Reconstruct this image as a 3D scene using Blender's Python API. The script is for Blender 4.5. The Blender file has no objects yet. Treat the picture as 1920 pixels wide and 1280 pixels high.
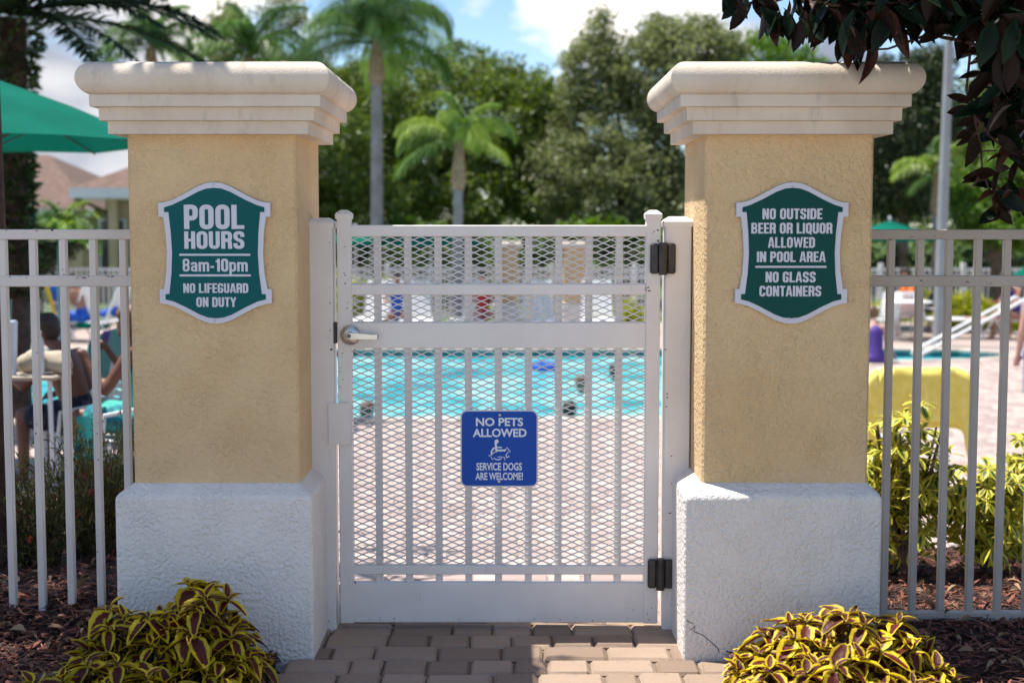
import bpy, bmesh, math, random
import numpy as np
from mathutils import Vector, Matrix, Euler
R = math.radians
rng = np.random.default_rng(7)
random.seed(7)
scene = bpy.context.scene
C = scene.collection

# ------------------------------------------------------------ camera, sky, sun, exposure
H = 1.53
FPX = 2667.0
PITCH = math.atan(220 / FPX)
cam_d = bpy.data.cameras.new('camera'); cam = bpy.data.objects.new('camera', cam_d); C.objects.link(cam)
cam.location = (0, 0, H); cam.rotation_euler = (math.pi / 2 - PITCH, 0, 0)
cam_d.sensor_width = 36; cam_d.lens = 36 * FPX / 1920; cam_d.clip_start = 0.05; cam_d.clip_end = 2000
cam_d.dof.use_dof = True; cam_d.dof.focus_distance = 5.15; cam_d.dof.aperture_fstop = 2.4; cam_d.dof.aperture_blades = 9
scene.camera = cam
SUN = Vector((-0.32, 0.125, 0.94)).normalized()
world = bpy.data.worlds.new('World'); scene.world = world; world.use_nodes = True
wn, wl = world.node_tree.nodes, world.node_tree.links
wn.clear()
def N(nodes, t, **kw):
    n = nodes.new(t)
    for k, v in kw.items(): setattr(n, k, v)
    return n
w_out = N(wn, 'ShaderNodeOutputWorld'); w_bg = N(wn, 'ShaderNodeBackground'); w_bg.inputs[1].default_value = 0.15
w_sky = N(wn, 'ShaderNodeTexSky', sky_type='NISHITA'); w_sky.sun_disc = False
w_sky.sun_elevation = math.asin(SUN.z); w_sky.sun_rotation = math.atan2(SUN.x, SUN.y)
w_sky.air_density = 0.8; w_sky.dust_density = 0.15; w_sky.ozone_density = 2.0
w_tc = N(wn, 'ShaderNodeTexCoord')
w_map = N(wn, 'ShaderNodeMapping'); w_map.inputs['Scale'].default_value = (1, 1, 2.0); w_map.inputs['Location'].default_value = (3.1, 0.4, 1.7)
w_noise = N(wn, 'ShaderNodeTexNoise'); w_noise.inputs['Scale'].default_value = 7; w_noise.inputs['Detail'].default_value = 9; w_noise.inputs['Roughness'].default_value = 0.55
wl.new(w_tc.outputs['Generated'], w_map.inputs[0]); wl.new(w_map.outputs[0], w_noise.inputs['Vector'])
acc = None
def px_dir(u, v):
    b = (640 - v) / FPX; a = (u - 960) / FPX
    d = Vector((a, math.cos(PITCH) + b * math.sin(PITCH), -math.sin(PITCH) + b * math.cos(PITCH)))
    return d.normalized()
for (u, v, r, k) in [(1120, 20, .075, 1.0), (1010, 70, .03, .5), (1330, 20, .09, 1.0), (1180, 60, .04, .6), (230, 40, .10, .75), (90, 150, .10, .8), (400, 10, .06, .7), (560, 60, .06, .5), (1550, 190, .11, .8), (1880, 150, .1, .6), (870, -30, .035, .8), (200, 340, .06, .8)]:
    dn = N(wn, 'ShaderNodeVectorMath', operation='DISTANCE'); dn.inputs[1].default_value = px_dir(u, v)
    wl.new(w_tc.outputs['Generated'], dn.inputs[0])
    mr = N(wn, 'ShaderNodeMapRange'); mr.inputs['From Min'].default_value = r; mr.inputs['From Max'].default_value = 0
    mr.inputs['To Max'].default_value = k; wl.new(dn.outputs['Value'], mr.inputs[0])
    if acc is None: acc = mr.outputs[0]
    else:
        mx = N(wn, 'ShaderNodeMath', operation='MAXIMUM'); wl.new(acc, mx.inputs[0]); wl.new(mr.outputs[0], mx.inputs[1]); acc = mx.outputs[0]
w_m = N(wn, 'ShaderNodeMath', operation='MULTIPLY_ADD'); w_m.inputs[1].default_value = 0.30; wl.new(acc, w_m.inputs[0]); wl.new(w_noise.outputs[0], w_m.inputs[2])
w_r = N(wn, 'ShaderNodeValToRGB'); w_r.color_ramp.elements[0].position = 0.55; w_r.color_ramp.elements[1].position = 0.66
wl.new(w_m.outputs[0], w_r.inputs[0])
w_n2 = N(wn, 'ShaderNodeTexNoise'); w_n2.inputs['Scale'].default_value = 3.5; w_n2.inputs['Detail'].default_value = 4; wl.new(w_map.outputs[0], w_n2.inputs['Vector'])
w_cc = N(wn, 'ShaderNodeValToRGB'); w_cc.color_ramp.elements[0].position = .40; w_cc.color_ramp.elements[1].position = .60
w_cc.color_ramp.elements[0].color = (1.05, 1.2, 1.55, 1); w_cc.color_ramp.elements[1].color = (4.3, 4.1, 3.9, 1)
g_acc = w_n2.outputs[0]
for (u, v, r, k) in [(120, 120, .14, .17), (1600, 170, .10, .15), (1180, 20, .10, -.25), (520, 40, .07, -.15)]:   # two grey clouds and two bright ones
    dn = N(wn, 'ShaderNodeVectorMath', operation='DISTANCE'); dn.inputs[1].default_value = px_dir(u, v); wl.new(w_tc.outputs['Generated'], dn.inputs[0])
    mr = N(wn, 'ShaderNodeMapRange'); mr.inputs['From Min'].default_value = r; mr.inputs['From Max'].default_value = r * .2; mr.inputs['To Max'].default_value = k; wl.new(dn.outputs['Value'], mr.inputs[0])
    sb = N(wn, 'ShaderNodeMath', operation='SUBTRACT'); wl.new(g_acc, sb.inputs[0]); wl.new(mr.outputs[0], sb.inputs[1]); g_acc = sb.outputs[0]
wl.new(g_acc, w_cc.inputs[0])
w_mix = N(wn, 'ShaderNodeMixRGB'); w_hs = N(wn, 'ShaderNodeHueSaturation'); w_hs.inputs['Saturation'].default_value = 1.05; w_hs.inputs['Value'].default_value = .55; wl.new(w_sky.outputs[0], w_hs.inputs['Color'])
wl.new(w_r.outputs[0], w_mix.inputs[0]); wl.new(w_hs.outputs[0], w_mix.inputs[1]); wl.new(w_cc.outputs[0], w_mix.inputs[2])
wl.new(w_mix.outputs[0], w_bg.inputs[0]); wl.new(w_bg.outputs[0], w_out.inputs[0])
sun_d = bpy.data.lights.new('sun', 'SUN'); sun_d.energy = 3.3; sun_d.angle = R(0.53); sun_d.color = (1.0, 0.95, 0.86)
sun = bpy.data.objects.new('sun', sun_d); C.objects.link(sun)
sun.rotation_euler = SUN.to_track_quat('Z', 'Y').to_euler(); sun.location = (0, 0, 20)
vs = scene.view_settings
scene.display_settings.display_device = 'sRGB'
vs.view_transform = 'Standard'; vs.look = 'None'; vs.gamma = 1; vs.use_curve_mapping = False; vs.exposure = 1.25
scene.render.engine = 'CYCLES'

# ------------------------------------------------------------ helpers
def at(u, v, Y):
    """world point where the view ray through photo pixel (u, v) meets the depth plane y = Y"""
    d = px_dir(u, v); t = Y / d.y
    return Vector((d.x * t, Y, H + d.z * t))

def mat(name, c1, c2=None, rough=.6, scale=8, bump=0, bscale=60, bdist=.002, metal=0, spec=.5, attr=None, objrand=False, translucent=0,
        voronoi=False, ramp=(.35, .65), coords='Object', detail=5, dirt=None, coat=0):
    m = bpy.data.materials.new(name); m.use_nodes = True
    n, l = m.node_tree.nodes, m.node_tree.links
    b = n['Principled BSDF']; out = n['Material Output']
    b.inputs['Roughness'].default_value = rough; b.inputs['Metallic'].default_value = metal
    b.inputs['Specular IOR Level'].default_value = spec; b.inputs['Coat Weight'].default_value = coat
    tc = N(n, 'ShaderNodeTexCoord')
    c2 = c2 or c1
    nz = N(n, 'ShaderNodeTexNoise'); nz.inputs['Scale'].default_value = scale; nz.inputs['Detail'].default_value = detail
    l.new(tc.outputs[coords], nz.inputs['Vector'])
    rp = N(n, 'ShaderNodeValToRGB'); rp.color_ramp.elements[0].position = ramp[0]; rp.color_ramp.elements[1].position = ramp[1]
    rp.color_ramp.elements[0].color = (*c1, 1); rp.color_ramp.elements[1].color = (*c2, 1)
    fac = nz.outputs[0]
    if attr or objrand:
        if attr: a = N(n, 'ShaderNodeAttribute', attribute_name=attr).outputs['Fac']
        else: a = N(n, 'ShaderNodeObjectInfo').outputs['Random']
        ad = N(n, 'ShaderNodeMath', operation='MULTIPLY_ADD'); ad.inputs[1].default_value = .7
        l.new(a, ad.inputs[0])
        sc = N(n, 'ShaderNodeMath', operation='MULTIPLY'); sc.inputs[1].default_value = .35; l.new(nz.outputs[0], sc.inputs[0])
        l.new(sc.outputs[0], ad.inputs[2]); fac = ad.outputs[0]
    l.new(fac, rp.inputs[0]); col = rp.outputs[0]
    if dirt:   # (colour, scale, threshold, amount)
        dn = N(n, 'ShaderNodeTexNoise'); dn.inputs['Scale'].default_value = dirt[1]; dn.inputs['Detail'].default_value = 8; dn.inputs['Roughness'].default_value = .7
        if len(dirt) > 4:
            dm = N(n, 'ShaderNodeMapping'); dm.inputs['Scale'].default_value = dirt[4]; l.new(tc.outputs[coords], dm.inputs[0]); l.new(dm.outputs[0], dn.inputs['Vector'])
        else: l.new(tc.outputs[coords], dn.inputs['Vector'])
        dr = N(n, 'ShaderNodeMapRange'); dr.inputs['From Min'].default_value = dirt[2]; dr.inputs['From Max'].default_value = dirt[2] + .15; dr.inputs['To Max'].default_value = dirt[3]
        l.new(dn.outputs[0], dr.inputs[0])
        mx = N(n, 'ShaderNodeMixRGB'); mx.inputs[2].default_value = (*dirt[0], 1); l.new(dr.outputs[0], mx.inputs[0]); l.new(col, mx.inputs[1]); col = mx.outputs[0]
    l.new(col, b.inputs['Base Color'])
    if bump:
        if voronoi:
            bn = N(n, 'ShaderNodeTexNoise'); bn.inputs['Scale'].default_value = bscale; bn.inputs['Detail'].default_value = 3; bn.inputs['Roughness'].default_value = .5
            l.new(tc.outputs[coords], bn.inputs['Vector'])
            mk = N(n, 'ShaderNodeMapRange', interpolation_type='SMOOTHSTEP'); mk.inputs['From Min'].default_value = .34; mk.inputs['From Max'].default_value = .74; l.new(bn.outputs[0], mk.inputs[0])
            n3 = N(n, 'ShaderNodeTexNoise'); n3.inputs['Scale'].default_value = bscale * 2.6; n3.inputs['Detail'].default_value = 5; l.new(tc.outputs[coords], n3.inputs['Vector'])
            n4 = N(n, 'ShaderNodeTexNoise'); n4.inputs['Scale'].default_value = bscale * .12; n4.inputs['Detail'].default_value = 2; l.new(tc.outputs[coords], n4.inputs['Vector'])
            ms0 = N(n, 'ShaderNodeMath', operation='MULTIPLY'); l.new(mk.outputs[0], ms0.inputs[0]); l.new(n4.outputs[0], ms0.inputs[1])
            ms = N(n, 'ShaderNodeMath', operation='MULTIPLY_ADD'); ms.inputs[1].default_value = .35; l.new(n3.outputs[0], ms.inputs[0]); l.new(ms0.outputs[0], ms.inputs[2]); h = ms.outputs[0]
        else:
            bn = N(n, 'ShaderNodeTexNoise'); bn.inputs['Scale'].default_value = bscale; bn.inputs['Detail'].default_value = 6
            l.new(tc.outputs[coords], bn.inputs['Vector']); h = bn.outputs[0]
        bp = N(n, 'ShaderNodeBump'); bp.inputs['Strength'].default_value = bump; bp.inputs['Distance'].default_value = bdist
        l.new(h, bp.inputs['Height']); l.new(bp.outputs[0], b.inputs['Normal'])
    if translucent:
        tr = N(n, 'ShaderNodeBsdfTranslucent'); hs = N(n, 'ShaderNodeHueSaturation'); hs.inputs['Value'].default_value = 1.5; hs.inputs['Saturation'].default_value = 1.15
        l.new(col, hs.inputs['Color']); l.new(hs.outputs[0], tr.inputs[0])
        mxs = N(n, 'ShaderNodeMixShader'); mxs.inputs[0].default_value = translucent
        l.new(b.outputs[0], mxs.inputs[1]); l.new(tr.outputs[0], mxs.inputs[2]); l.new(mxs.outputs[0], out.inputs[0])
    return m

def mat_edge(name, inner, outer, thr=.5, rough=.5, under=None, soft=.1, rnd_dark=.3, translucent=.2):
    """leaf whose colour runs from the midrib to the margin (vertex attribute 'edge')"""
    m = bpy.data.materials.new(name); m.use_nodes = True
    n, l = m.node_tree.nodes, m.node_tree.links
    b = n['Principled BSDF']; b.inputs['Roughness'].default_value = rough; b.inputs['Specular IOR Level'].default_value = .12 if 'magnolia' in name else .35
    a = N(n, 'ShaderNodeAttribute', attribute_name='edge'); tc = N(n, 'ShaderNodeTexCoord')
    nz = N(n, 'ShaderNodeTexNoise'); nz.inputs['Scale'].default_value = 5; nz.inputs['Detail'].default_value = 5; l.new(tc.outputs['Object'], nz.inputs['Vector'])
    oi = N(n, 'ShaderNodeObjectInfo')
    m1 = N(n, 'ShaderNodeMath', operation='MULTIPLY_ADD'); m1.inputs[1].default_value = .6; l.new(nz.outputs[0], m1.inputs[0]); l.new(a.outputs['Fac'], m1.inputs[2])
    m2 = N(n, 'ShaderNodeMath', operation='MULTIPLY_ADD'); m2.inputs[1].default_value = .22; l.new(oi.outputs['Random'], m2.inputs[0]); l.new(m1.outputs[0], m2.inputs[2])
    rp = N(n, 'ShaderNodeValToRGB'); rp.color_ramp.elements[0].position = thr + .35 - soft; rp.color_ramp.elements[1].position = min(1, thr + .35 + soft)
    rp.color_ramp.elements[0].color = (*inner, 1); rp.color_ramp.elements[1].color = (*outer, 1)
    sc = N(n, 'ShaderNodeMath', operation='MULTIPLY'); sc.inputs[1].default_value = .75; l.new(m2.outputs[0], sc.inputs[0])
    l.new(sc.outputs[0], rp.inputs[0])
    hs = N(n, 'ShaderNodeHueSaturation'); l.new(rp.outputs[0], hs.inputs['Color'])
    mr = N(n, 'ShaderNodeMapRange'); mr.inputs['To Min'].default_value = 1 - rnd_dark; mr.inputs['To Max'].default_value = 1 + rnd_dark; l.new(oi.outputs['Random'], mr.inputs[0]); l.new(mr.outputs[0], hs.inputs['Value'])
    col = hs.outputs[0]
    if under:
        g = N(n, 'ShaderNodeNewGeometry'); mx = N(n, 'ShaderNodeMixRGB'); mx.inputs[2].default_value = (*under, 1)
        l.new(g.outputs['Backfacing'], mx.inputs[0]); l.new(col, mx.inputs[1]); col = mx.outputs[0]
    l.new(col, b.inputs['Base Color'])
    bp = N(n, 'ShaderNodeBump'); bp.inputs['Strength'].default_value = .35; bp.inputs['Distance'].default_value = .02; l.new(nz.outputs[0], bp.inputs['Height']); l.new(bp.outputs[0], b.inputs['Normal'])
    if translucent:
        tr = N(n, 'ShaderNodeBsdfTranslucent'); l.new(col, tr.inputs[0]); mxs = N(n, 'ShaderNodeMixShader'); mxs.inputs[0].default_value = translucent
        l.new(b.outputs[0], mxs.inputs[1]); l.new(tr.outputs[0], mxs.inputs[2]); l.new(mxs.outputs[0], n['Material Output'].inputs[0])
    return m

_top = {}
def hull_topology():
    if 'c' in _top: return _top['c']
    pts = cpts(1, 1, 1, .2)
    bm = bmesh.new(); vs_ = [bm.verts.new(p) for p in pts]
    bm.verts.index_update()
    bmesh.ops.convex_hull(bm, input=vs_)
    bmesh.ops.recalc_face_normals(bm, faces=bm.faces)
    bmesh.ops.dissolve_limit(bm, angle_limit=.01, verts=bm.verts, edges=bm.edges)
    _top['c'] = [tuple(v.index for v in f.verts) for f in bm.faces]; bm.free()
    return _top['c']
def cpts(hx, hy, hz, b):
    p = []
    for sx in (-1, 1):
        for sy in (-1, 1):
            for sz in (-1, 1):
                p += [(sx * hx, sy * (hy - b), sz * (hz - b)), (sx * (hx - b), sy * hy, sz * (hz - b)), (sx * (hx - b), sy * (hy - b), sz * hz)]
    return p

class MB:
    def __init__(s): s.v = []; s.f = []
    def add(s, V, F, M=None):
        o = len(s.v)
        s.v += [tuple(M @ Vector(p)) for p in V] if M is not None else [tuple(p) for p in V]
        s.f += [tuple(i + o for i in f) for f in F]
        return s
    def box(s, x0, x1, y0, y1, z0, z1, b=0, M=None):
        c = Vector(((x0 + x1) / 2, (y0 + y1) / 2, (z0 + z1) / 2)); h = (abs(x1 - x0) / 2, abs(y1 - y0) / 2, abs(z1 - z0) / 2)
        T = (M if M is not None else Matrix()) @ Matrix.Translation(c)
        if b:
            return s.add(cpts(*h, min(b, min(h) * .9)), hull_topology(), T)
        V = [(sx * h[0], sy * h[1], sz * h[2]) for sx in (-1, 1) for sy in (-1, 1) for sz in (-1, 1)]
        return s.add(V, [(0, 1, 3, 2), (4, 6, 7, 5), (0, 4, 5, 1), (2, 3, 7, 6), (0, 2, 6, 4), (1, 5, 7, 3)], T)
    def tube(s, P, r, n=8, M=None, cap=True):
        P = [Vector(p) for p in P]; rs = r if isinstance(r, (list, tuple)) else [r] * len(P)
        V = []; F = []; prev = None
        for i, p in enumerate(P):
            t = (P[min(i + 1, len(P) - 1)] - P[max(i - 1, 0)]).normalized()
            if prev is None:
                a = t.cross(Vector((0, 0, 1)) if abs(t.z) < .9 else Vector((1, 0, 0))).normalized()
            else: a = (prev - t * prev.dot(t)).normalized()
            prev = a; b = t.cross(a)
            for k in range(n):
                an = 2 * math.pi * k / n; V.append(p + (a * math.cos(an) + b * math.sin(an)) * rs[i])
        for i in range(len(P) - 1):
            for k in range(n):
                F.append((i * n + k, i * n + (k + 1) % n, (i + 1) * n + (k + 1) % n, (i + 1) * n + k))
        if cap:
            F.append(tuple(range(n - 1, -1, -1))); F.append(tuple((len(P) - 1) * n + k for k in range(n)))
        return s.add(V, F, M)
    def lathe(s, prof, n=16, M=None):
        V = []; F = []
        for (r, z) in prof:
            for k in range(n): V.append((r * math.cos(2 * math.pi * k / n), r * math.sin(2 * math.pi * k / n), z))
        for i in range(len(prof) - 1):
            for k in range(n): F.append((i * n + k, i * n + (k + 1) % n, (i + 1) * n + (k + 1) % n, (i + 1) * n + k))
        F.append(tuple(range(n - 1, -1, -1))); F.append(tuple((len(prof) - 1) * n + k for k in range(n)))
        return s.add(V, F, M)
    def ball(s, c, r, n=12, M=None):
        r = r if isinstance(r, (tuple, list)) else (r, r, r)
        prof = [(math.sin(math.pi * i / (n // 2 + 2)) , -math.cos(math.pi * i / (n // 2 + 2))) for i in range(1, n // 2 + 2)]
        T = Matrix.Translation(c) @ Matrix.Diagonal((r[0], r[1], r[2], 1))
        return s.lathe(prof, n, (M @ T) if M is not None else T)
    def prism(s, poly, y0, y1, M=None):
        """polygon in x,z extruded along y"""
        n = len(poly); V = [(p[0], y0, p[1]) for p in poly] + [(p[0], y1, p[1]) for p in poly]
        F = [tuple(range(n)), tuple(range(2 * n - 1, n - 1, -1))] + [(i, i + n, (i + 1) % n + n, (i + 1) % n) for i in range(n)]
        return s.add(V, F, M)
    def build(s, name, m, parent=None, smooth=False, **tags):
        me = bpy.data.meshes.new(name); me.from_pydata(s.v, [], s.f)
        bm = bmesh.new(); bm.from_mesh(me); bmesh.ops.recalc_face_normals(bm, faces=bm.faces); bm.to_mesh(me); bm.free()
        me.materials.append(m)
        if smooth:
            me.polygons.foreach_set('use_smooth', [True] * len(me.polygons))
            try: me.set_sharp_from_angle(angle=R(40))
            except Exception: pass
        return place(name, me, parent, **tags)

def place(name, me, parent=None, **tags):
    o = bpy.data.objects.new(name, me); C.objects.link(o)
    if parent is not None:
        o.parent = parent
        if parent.type == 'EMPTY': o.matrix_parent_inverse = Matrix.LocRotScale(parent.location, parent.rotation_euler, None).inverted()
    for k, v in tags.items():
        if v: o[k] = v
    return o
def thing(name, label, category, loc=(0, 0, 0), group=None):
    o = bpy.data.objects.new(name, None); C.objects.link(o); o.location = loc; o.empty_display_size = .1
    o['label'] = label; o['category'] = category
    if group: o['group'] = group
    return o
def kids(o): return [c for c in bpy.data.objects if c.parent == o]
def copy_tree(o, parent=None, memo=None):
    if memo is None:
        memo = {}
        for c in bpy.data.objects:
            if c.parent: memo.setdefault(c.parent.name, []).append(c)
    c = o.copy(); C.objects.link(c)
    if parent is not None: c.parent = parent
    for ch in memo.get(o.name, []): copy_tree(ch, c, memo)
    return c
def dup(root, loc, rz=0, label=None, scale=None, group=None):
    c = copy_tree(root); c.location = loc; c.rotation_euler = (0, 0, rz)
    if scale: c.scale = (scale,) * 3
    if label: c['label'] = label
    if group: c['group'] = group
    return c

def merged(name, tV, tF, Rm, T, S, m, parent=None, kind=None, rnd=None, smooth=False, edge=None):
    """many copies of one small template joined in one mesh; face attribute rnd"""
    tV = np.asarray(tV, float); n = len(T); nv = len(tV); tF = np.asarray(tF)
    S = np.asarray(S, float)
    if S.ndim == 1: S = np.repeat(S[:, None], 3, 1)
    V = np.einsum('nij,nvj->nvi', Rm, tV[None] * S[:, None, :]) + np.asarray(T)[:, None, :]
    nf, k = tF.shape
    Fa = (tF[None] + (np.arange(n) * nv)[:, None, None]).reshape(-1)
    me = bpy.data.meshes.new(name)
    me.vertices.add(n * nv); me.vertices.foreach_set('co', V.reshape(-1).astype(np.float32))
    me.loops.add(n * nf * k); me.loops.foreach_set('vertex_index', Fa.astype(np.int32))
    me.polygons.add(n * nf); me.polygons.foreach_set('loop_start', (np.arange(n * nf) * k).astype(np.int32))
    try: me.polygons.foreach_set('loop_total', np.full(n * nf, k, np.int32))
    except Exception: pass
    if smooth: me.polygons.foreach_set('use_smooth', np.ones(n * nf, bool))
    me.update(calc_edges=True)
    a = me.attributes.new('rnd', 'FLOAT', 'FACE'); rv = rng.random(n) if rnd is None else rnd
    a.data.foreach_set('value', np.repeat(rv, nf).astype(np.float32))
    if edge is not None:
        e = me.attributes.new('edge', 'FLOAT', 'POINT'); e.data.foreach_set('value', np.tile(edge, n).astype(np.float32))
    me.materials.append(m)
    return place(name, me, parent, kind=kind)
def basis(D, roll=None):
    D = D / np.linalg.norm(D, axis=1, keepdims=True)
    up = np.tile([0, 0, 1.], (len(D), 1)); up[np.abs(D[:, 2]) > .97] = (1, 0, 0)
    Yv = np.cross(up, D); Yv /= np.linalg.norm(Yv, axis=1, keepdims=True); Zv = np.cross(D, Yv)
    if roll is not None:
        c, s = np.cos(roll)[:, None], np.sin(roll)[:, None]; Yv, Zv = Yv * c + Zv * s, Zv * c - Yv * s
    return np.stack([D, Yv, Zv], 2)
def rdir(n):
    d = rng.normal(size=(n, 3)); return d / np.linalg.norm(d, axis=1, keepdims=True)

def leaf_mesh(stations=7, wid=.5, peak=.4, tip=1.0, curl=.25, fold=.15, serr=0.0, wave=0.0):
    V = []; E = []
    for i in range(stations):
        t = i / (stations - 1)
        w = wid / 2 * (math.sin(math.pi * t ** (math.log(.5) / math.log(peak))) ** .8 if 0 < t < 1 else 0) + .008
        if serr and i % 2: w *= 1 - serr
        for a in (-1, -.5, 0, .5, 1):
            V.append((t, a * w, abs(a) * fold * w * 2 - curl * t * t + wave * math.sin(t * 9 + a * 2) * abs(a) * .5)); E.append(max(abs(a), (abs(t - .5) * 2) ** 3))
    F = [(i * 5 + j, (i + 1) * 5 + j, (i + 1) * 5 + j + 1, i * 5 + j + 1) for i in range(stations - 1) for j in range(4)]
    return V, F, E
def leaf_data(name, m, **kw):
    V, F, E = leaf_mesh(**kw)
    me = bpy.data.meshes.new(name); me.from_pydata(V, [], F)
    a = me.attributes.new('edge', 'FLOAT', 'POINT'); a.data.foreach_set('value', E)
    me.polygons.foreach_set('use_smooth', [True] * len(me.polygons)); me.materials.append(m)
    return me
def leaf_part(name, me, root, loc, d, roll, s):
    o = bpy.data.objects.new(name, me); C.objects.link(o); o.parent = root
    B = basis(np.array([tuple(d)]), np.array([roll]))[0]
    o.matrix_local = Matrix.Translation(loc) @ Matrix(B.tolist()).to_4x4() @ Matrix.Diagonal((s, s, s, 1))
    return o

LEAF_V = [(0, 0, 0), (.45, -.24, .05), (1, 0, -.08), (.45, .24, .05)]
LEAF_F = [(0, 1, 2), (0, 2, 3)]
def cloud(name, P, size, m, parent=None, kind=None, jitter=.4, droop=0., wid=1.0):
    n = len(P); D = rdir(n); D[:, 2] -= droop; Rm = basis(D, rng.uniform(-1.2, 1.2, n))
    s = size * rng.uniform(1 - jitter, 1 + jitter, n); S = np.stack([s, s * wid, s], 1)
    return merged(name, LEAF_V, LEAF_F, Rm, P, S, m, parent, kind)
def clump_points(blobs, n, clusters, spread, shell=.55):
    """points gathered in clusters near the skin of several ellipsoids"""
    vol = np.array([b[1][0] * b[1][1] * b[1][2] for b in blobs]) ** (2 / 3); vol = vol / vol.sum()
    k = rng.choice(len(blobs), clusters, p=vol); d = rdir(clusters); r = rng.uniform(shell, 1.0, clusters) * np.where(rng.random(clusters) < .22, rng.uniform(1, 1.28, clusters), 1)
    cen = np.array([b[0] for b in blobs])[k] + d * r[:, None] * np.array([b[1] for b in blobs])[k]
    w = rng.uniform(.4, 1.6, clusters); w /= w.sum()
    j = rng.choice(clusters, n, p=w); sp = spread * rng.uniform(.6, 1.4, clusters)
    return cen[j] + np.clip(rng.normal(size=(n, 3)), -1.4, 1.4) * sp[j][:, None] * np.array([1, 1, .7])

def sphere_cap(a, b, ra, rb, n=12):
    """tapered capsule from a to b"""
    a, b = Vector(a), Vector(b); d = b - a; L = max(d.length, 1e-5); t = d / L
    P = []; rs = []
    for i in range(4):
        an = math.pi / 2 * (1 - (i + .15) / 4.15); P.append(a - t * ra * math.sin(an)); rs.append(ra * math.cos(an))
    P += [a, b]; rs += [ra, rb]
    for i in range(4):
        an = math.pi / 2 * ((i + 1) / 4.15); P.append(b + t * rb * math.sin(an)); rs.append(rb * math.cos(an))
    return P, rs
def fused(name, bones, m, parent, voxel=.014, balls=(), smooth_it=6):
    mb = MB()
    for (a, b, ra, rb) in bones:
        P, rs = sphere_cap(a, b, ra, rb); mb.tube(P, rs, 12)
    for (c, r) in balls: mb.ball(c, r, 14)
    o = mb.build(name, m, parent, smooth=True)
    md = o.modifiers.new('remesh', 'REMESH'); md.mode = 'VOXEL'; md.voxel_size = voxel; md.use_smooth_shade = True
    sm = o.modifiers.new('smooth', 'SMOOTH'); sm.factor = .5; sm.iterations = smooth_it
    return o

def g(y):
    """height of the ground along the slope from the gate down to the pool"""
    if y < 5.6: return 0.0
    if y < 14: return -.65 * (y - 5.6) / 8.4
    return -.65
DECK = -.65

# ------------------------------------------------------------ materials
M = {}
M['stucco_tan'] = mat('stucco_tan', (.71, .485, .255), (.76, .545, .305), rough=.9, scale=3, bump=.9, bscale=72, bdist=.0095, voronoi=True, dirt=((.40, .28, .16), 5, .62, .20, (3, 3, .7)))
M['stucco_white'] = mat('stucco_white', (.80, .75, .70), (.85, .80, .75), rough=.85, scale=3, bump=.9, bscale=72, bdist=.0095, voronoi=True, dirt=((.40, .37, .33), 5, .64, .25))
M['cap'] = mat('cap_cream', (.64, .535, .43), (.73, .63, .52), rough=.85, scale=5, bump=.5, bscale=170, bdist=.004, dirt=((.33, .28, .23), 5, .56, .45, (3, 3, .8)))
M['gate'] = mat('gate_paint', (.73, .685, .655), (.79, .75, .72), rough=.42, scale=5, bump=.12, bscale=120, bdist=.001, dirt=((.30, .26, .22), 12, .62, .55, (2, 2, .5)))
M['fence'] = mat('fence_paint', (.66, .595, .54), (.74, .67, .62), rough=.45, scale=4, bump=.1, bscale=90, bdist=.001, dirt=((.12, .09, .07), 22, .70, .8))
M['mesh'] = mat('mesh_paint', (.60, .57, .56), (.68, .65, .64), rough=.45, scale=30)
M['white'] = mat('white_plastic', (.74, .74, .74), (.80, .80, .80), rough=.4, scale=6)
M['black'] = mat('black_plastic', (.02, .017, .018), (.045, .038, .035), rough=.45, scale=30, bump=.2, bscale=200, bdist=.001)
M['chrome'] = mat('satin_steel', (.55, .53, .50), (.62, .60, .57), rough=.28, metal=1, scale=20)
M['steel_dark'] = mat('dark_steel', (.12, .12, .12), rough=.4, metal=1)
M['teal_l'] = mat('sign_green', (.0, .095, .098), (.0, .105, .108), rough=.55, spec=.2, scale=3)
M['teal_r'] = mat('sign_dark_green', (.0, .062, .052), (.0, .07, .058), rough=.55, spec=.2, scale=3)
M['sign_w'] = mat('sign_white', (.62, .61, .68), (.66, .65, .71), rough=.4, scale=4)
M['blue'] = mat('sign_blue', (.006, .068, .38), (.010, .08, .43), rough=.5, spec=.25, scale=4)
M['sign_wb'] = mat('sign_pure_white', (.72, .76, .84), rough=.4)
M['canvas'] = mat('teal_canvas', (.0, .115, .078), (.001, .14, .095), rough=.9, spec=.1, scale=2, translucent=.12)
M['bark'] = mat('bark', (.09, .06, .04), (.20, .15, .11), rough=.95, scale=20, bump=.8, bscale=30, bdist=.03)
M['bark_dark'] = mat('dark_bark', (.035, .018, .013), (.075, .042, .03), rough=.9, scale=12, bump=.6, bscale=40, bdist=.02)
M['palm_trunk'] = mat('palm_trunk', (.20, .175, .17), (.30, .27, .265), rough=.9, scale=3, bump=.4, bscale=10, bdist=.03)
M['palm_shaft'] = mat('palm_shaft', (.22, .13, .07), (.34, .24, .15), rough=.9, scale=14)
M['oak'] = mat('oak_leaves', (.033, .062, .011), (.20, .28, .042), rough=.5, attr='rnd', translucent=.3, ramp=(.2, .9))
M['olive'] = mat('olive_leaves', (.06, .078, .03), (.34, .37, .15), rough=.45, attr='rnd', translucent=.3, ramp=(.2, .9))
M['dark_leaf'] = mat('dark_leaves', (.02, .035, .012), (.08, .11, .035), rough=.5, attr='rnd', translucent=.2, ramp=(.2, .9))
M['bright_leaf'] = mat('bright_leaves', (.055, .12, .012), (.16, .27, .03), rough=.45, attr='rnd', translucent=.35, ramp=(.2, .9))
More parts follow.
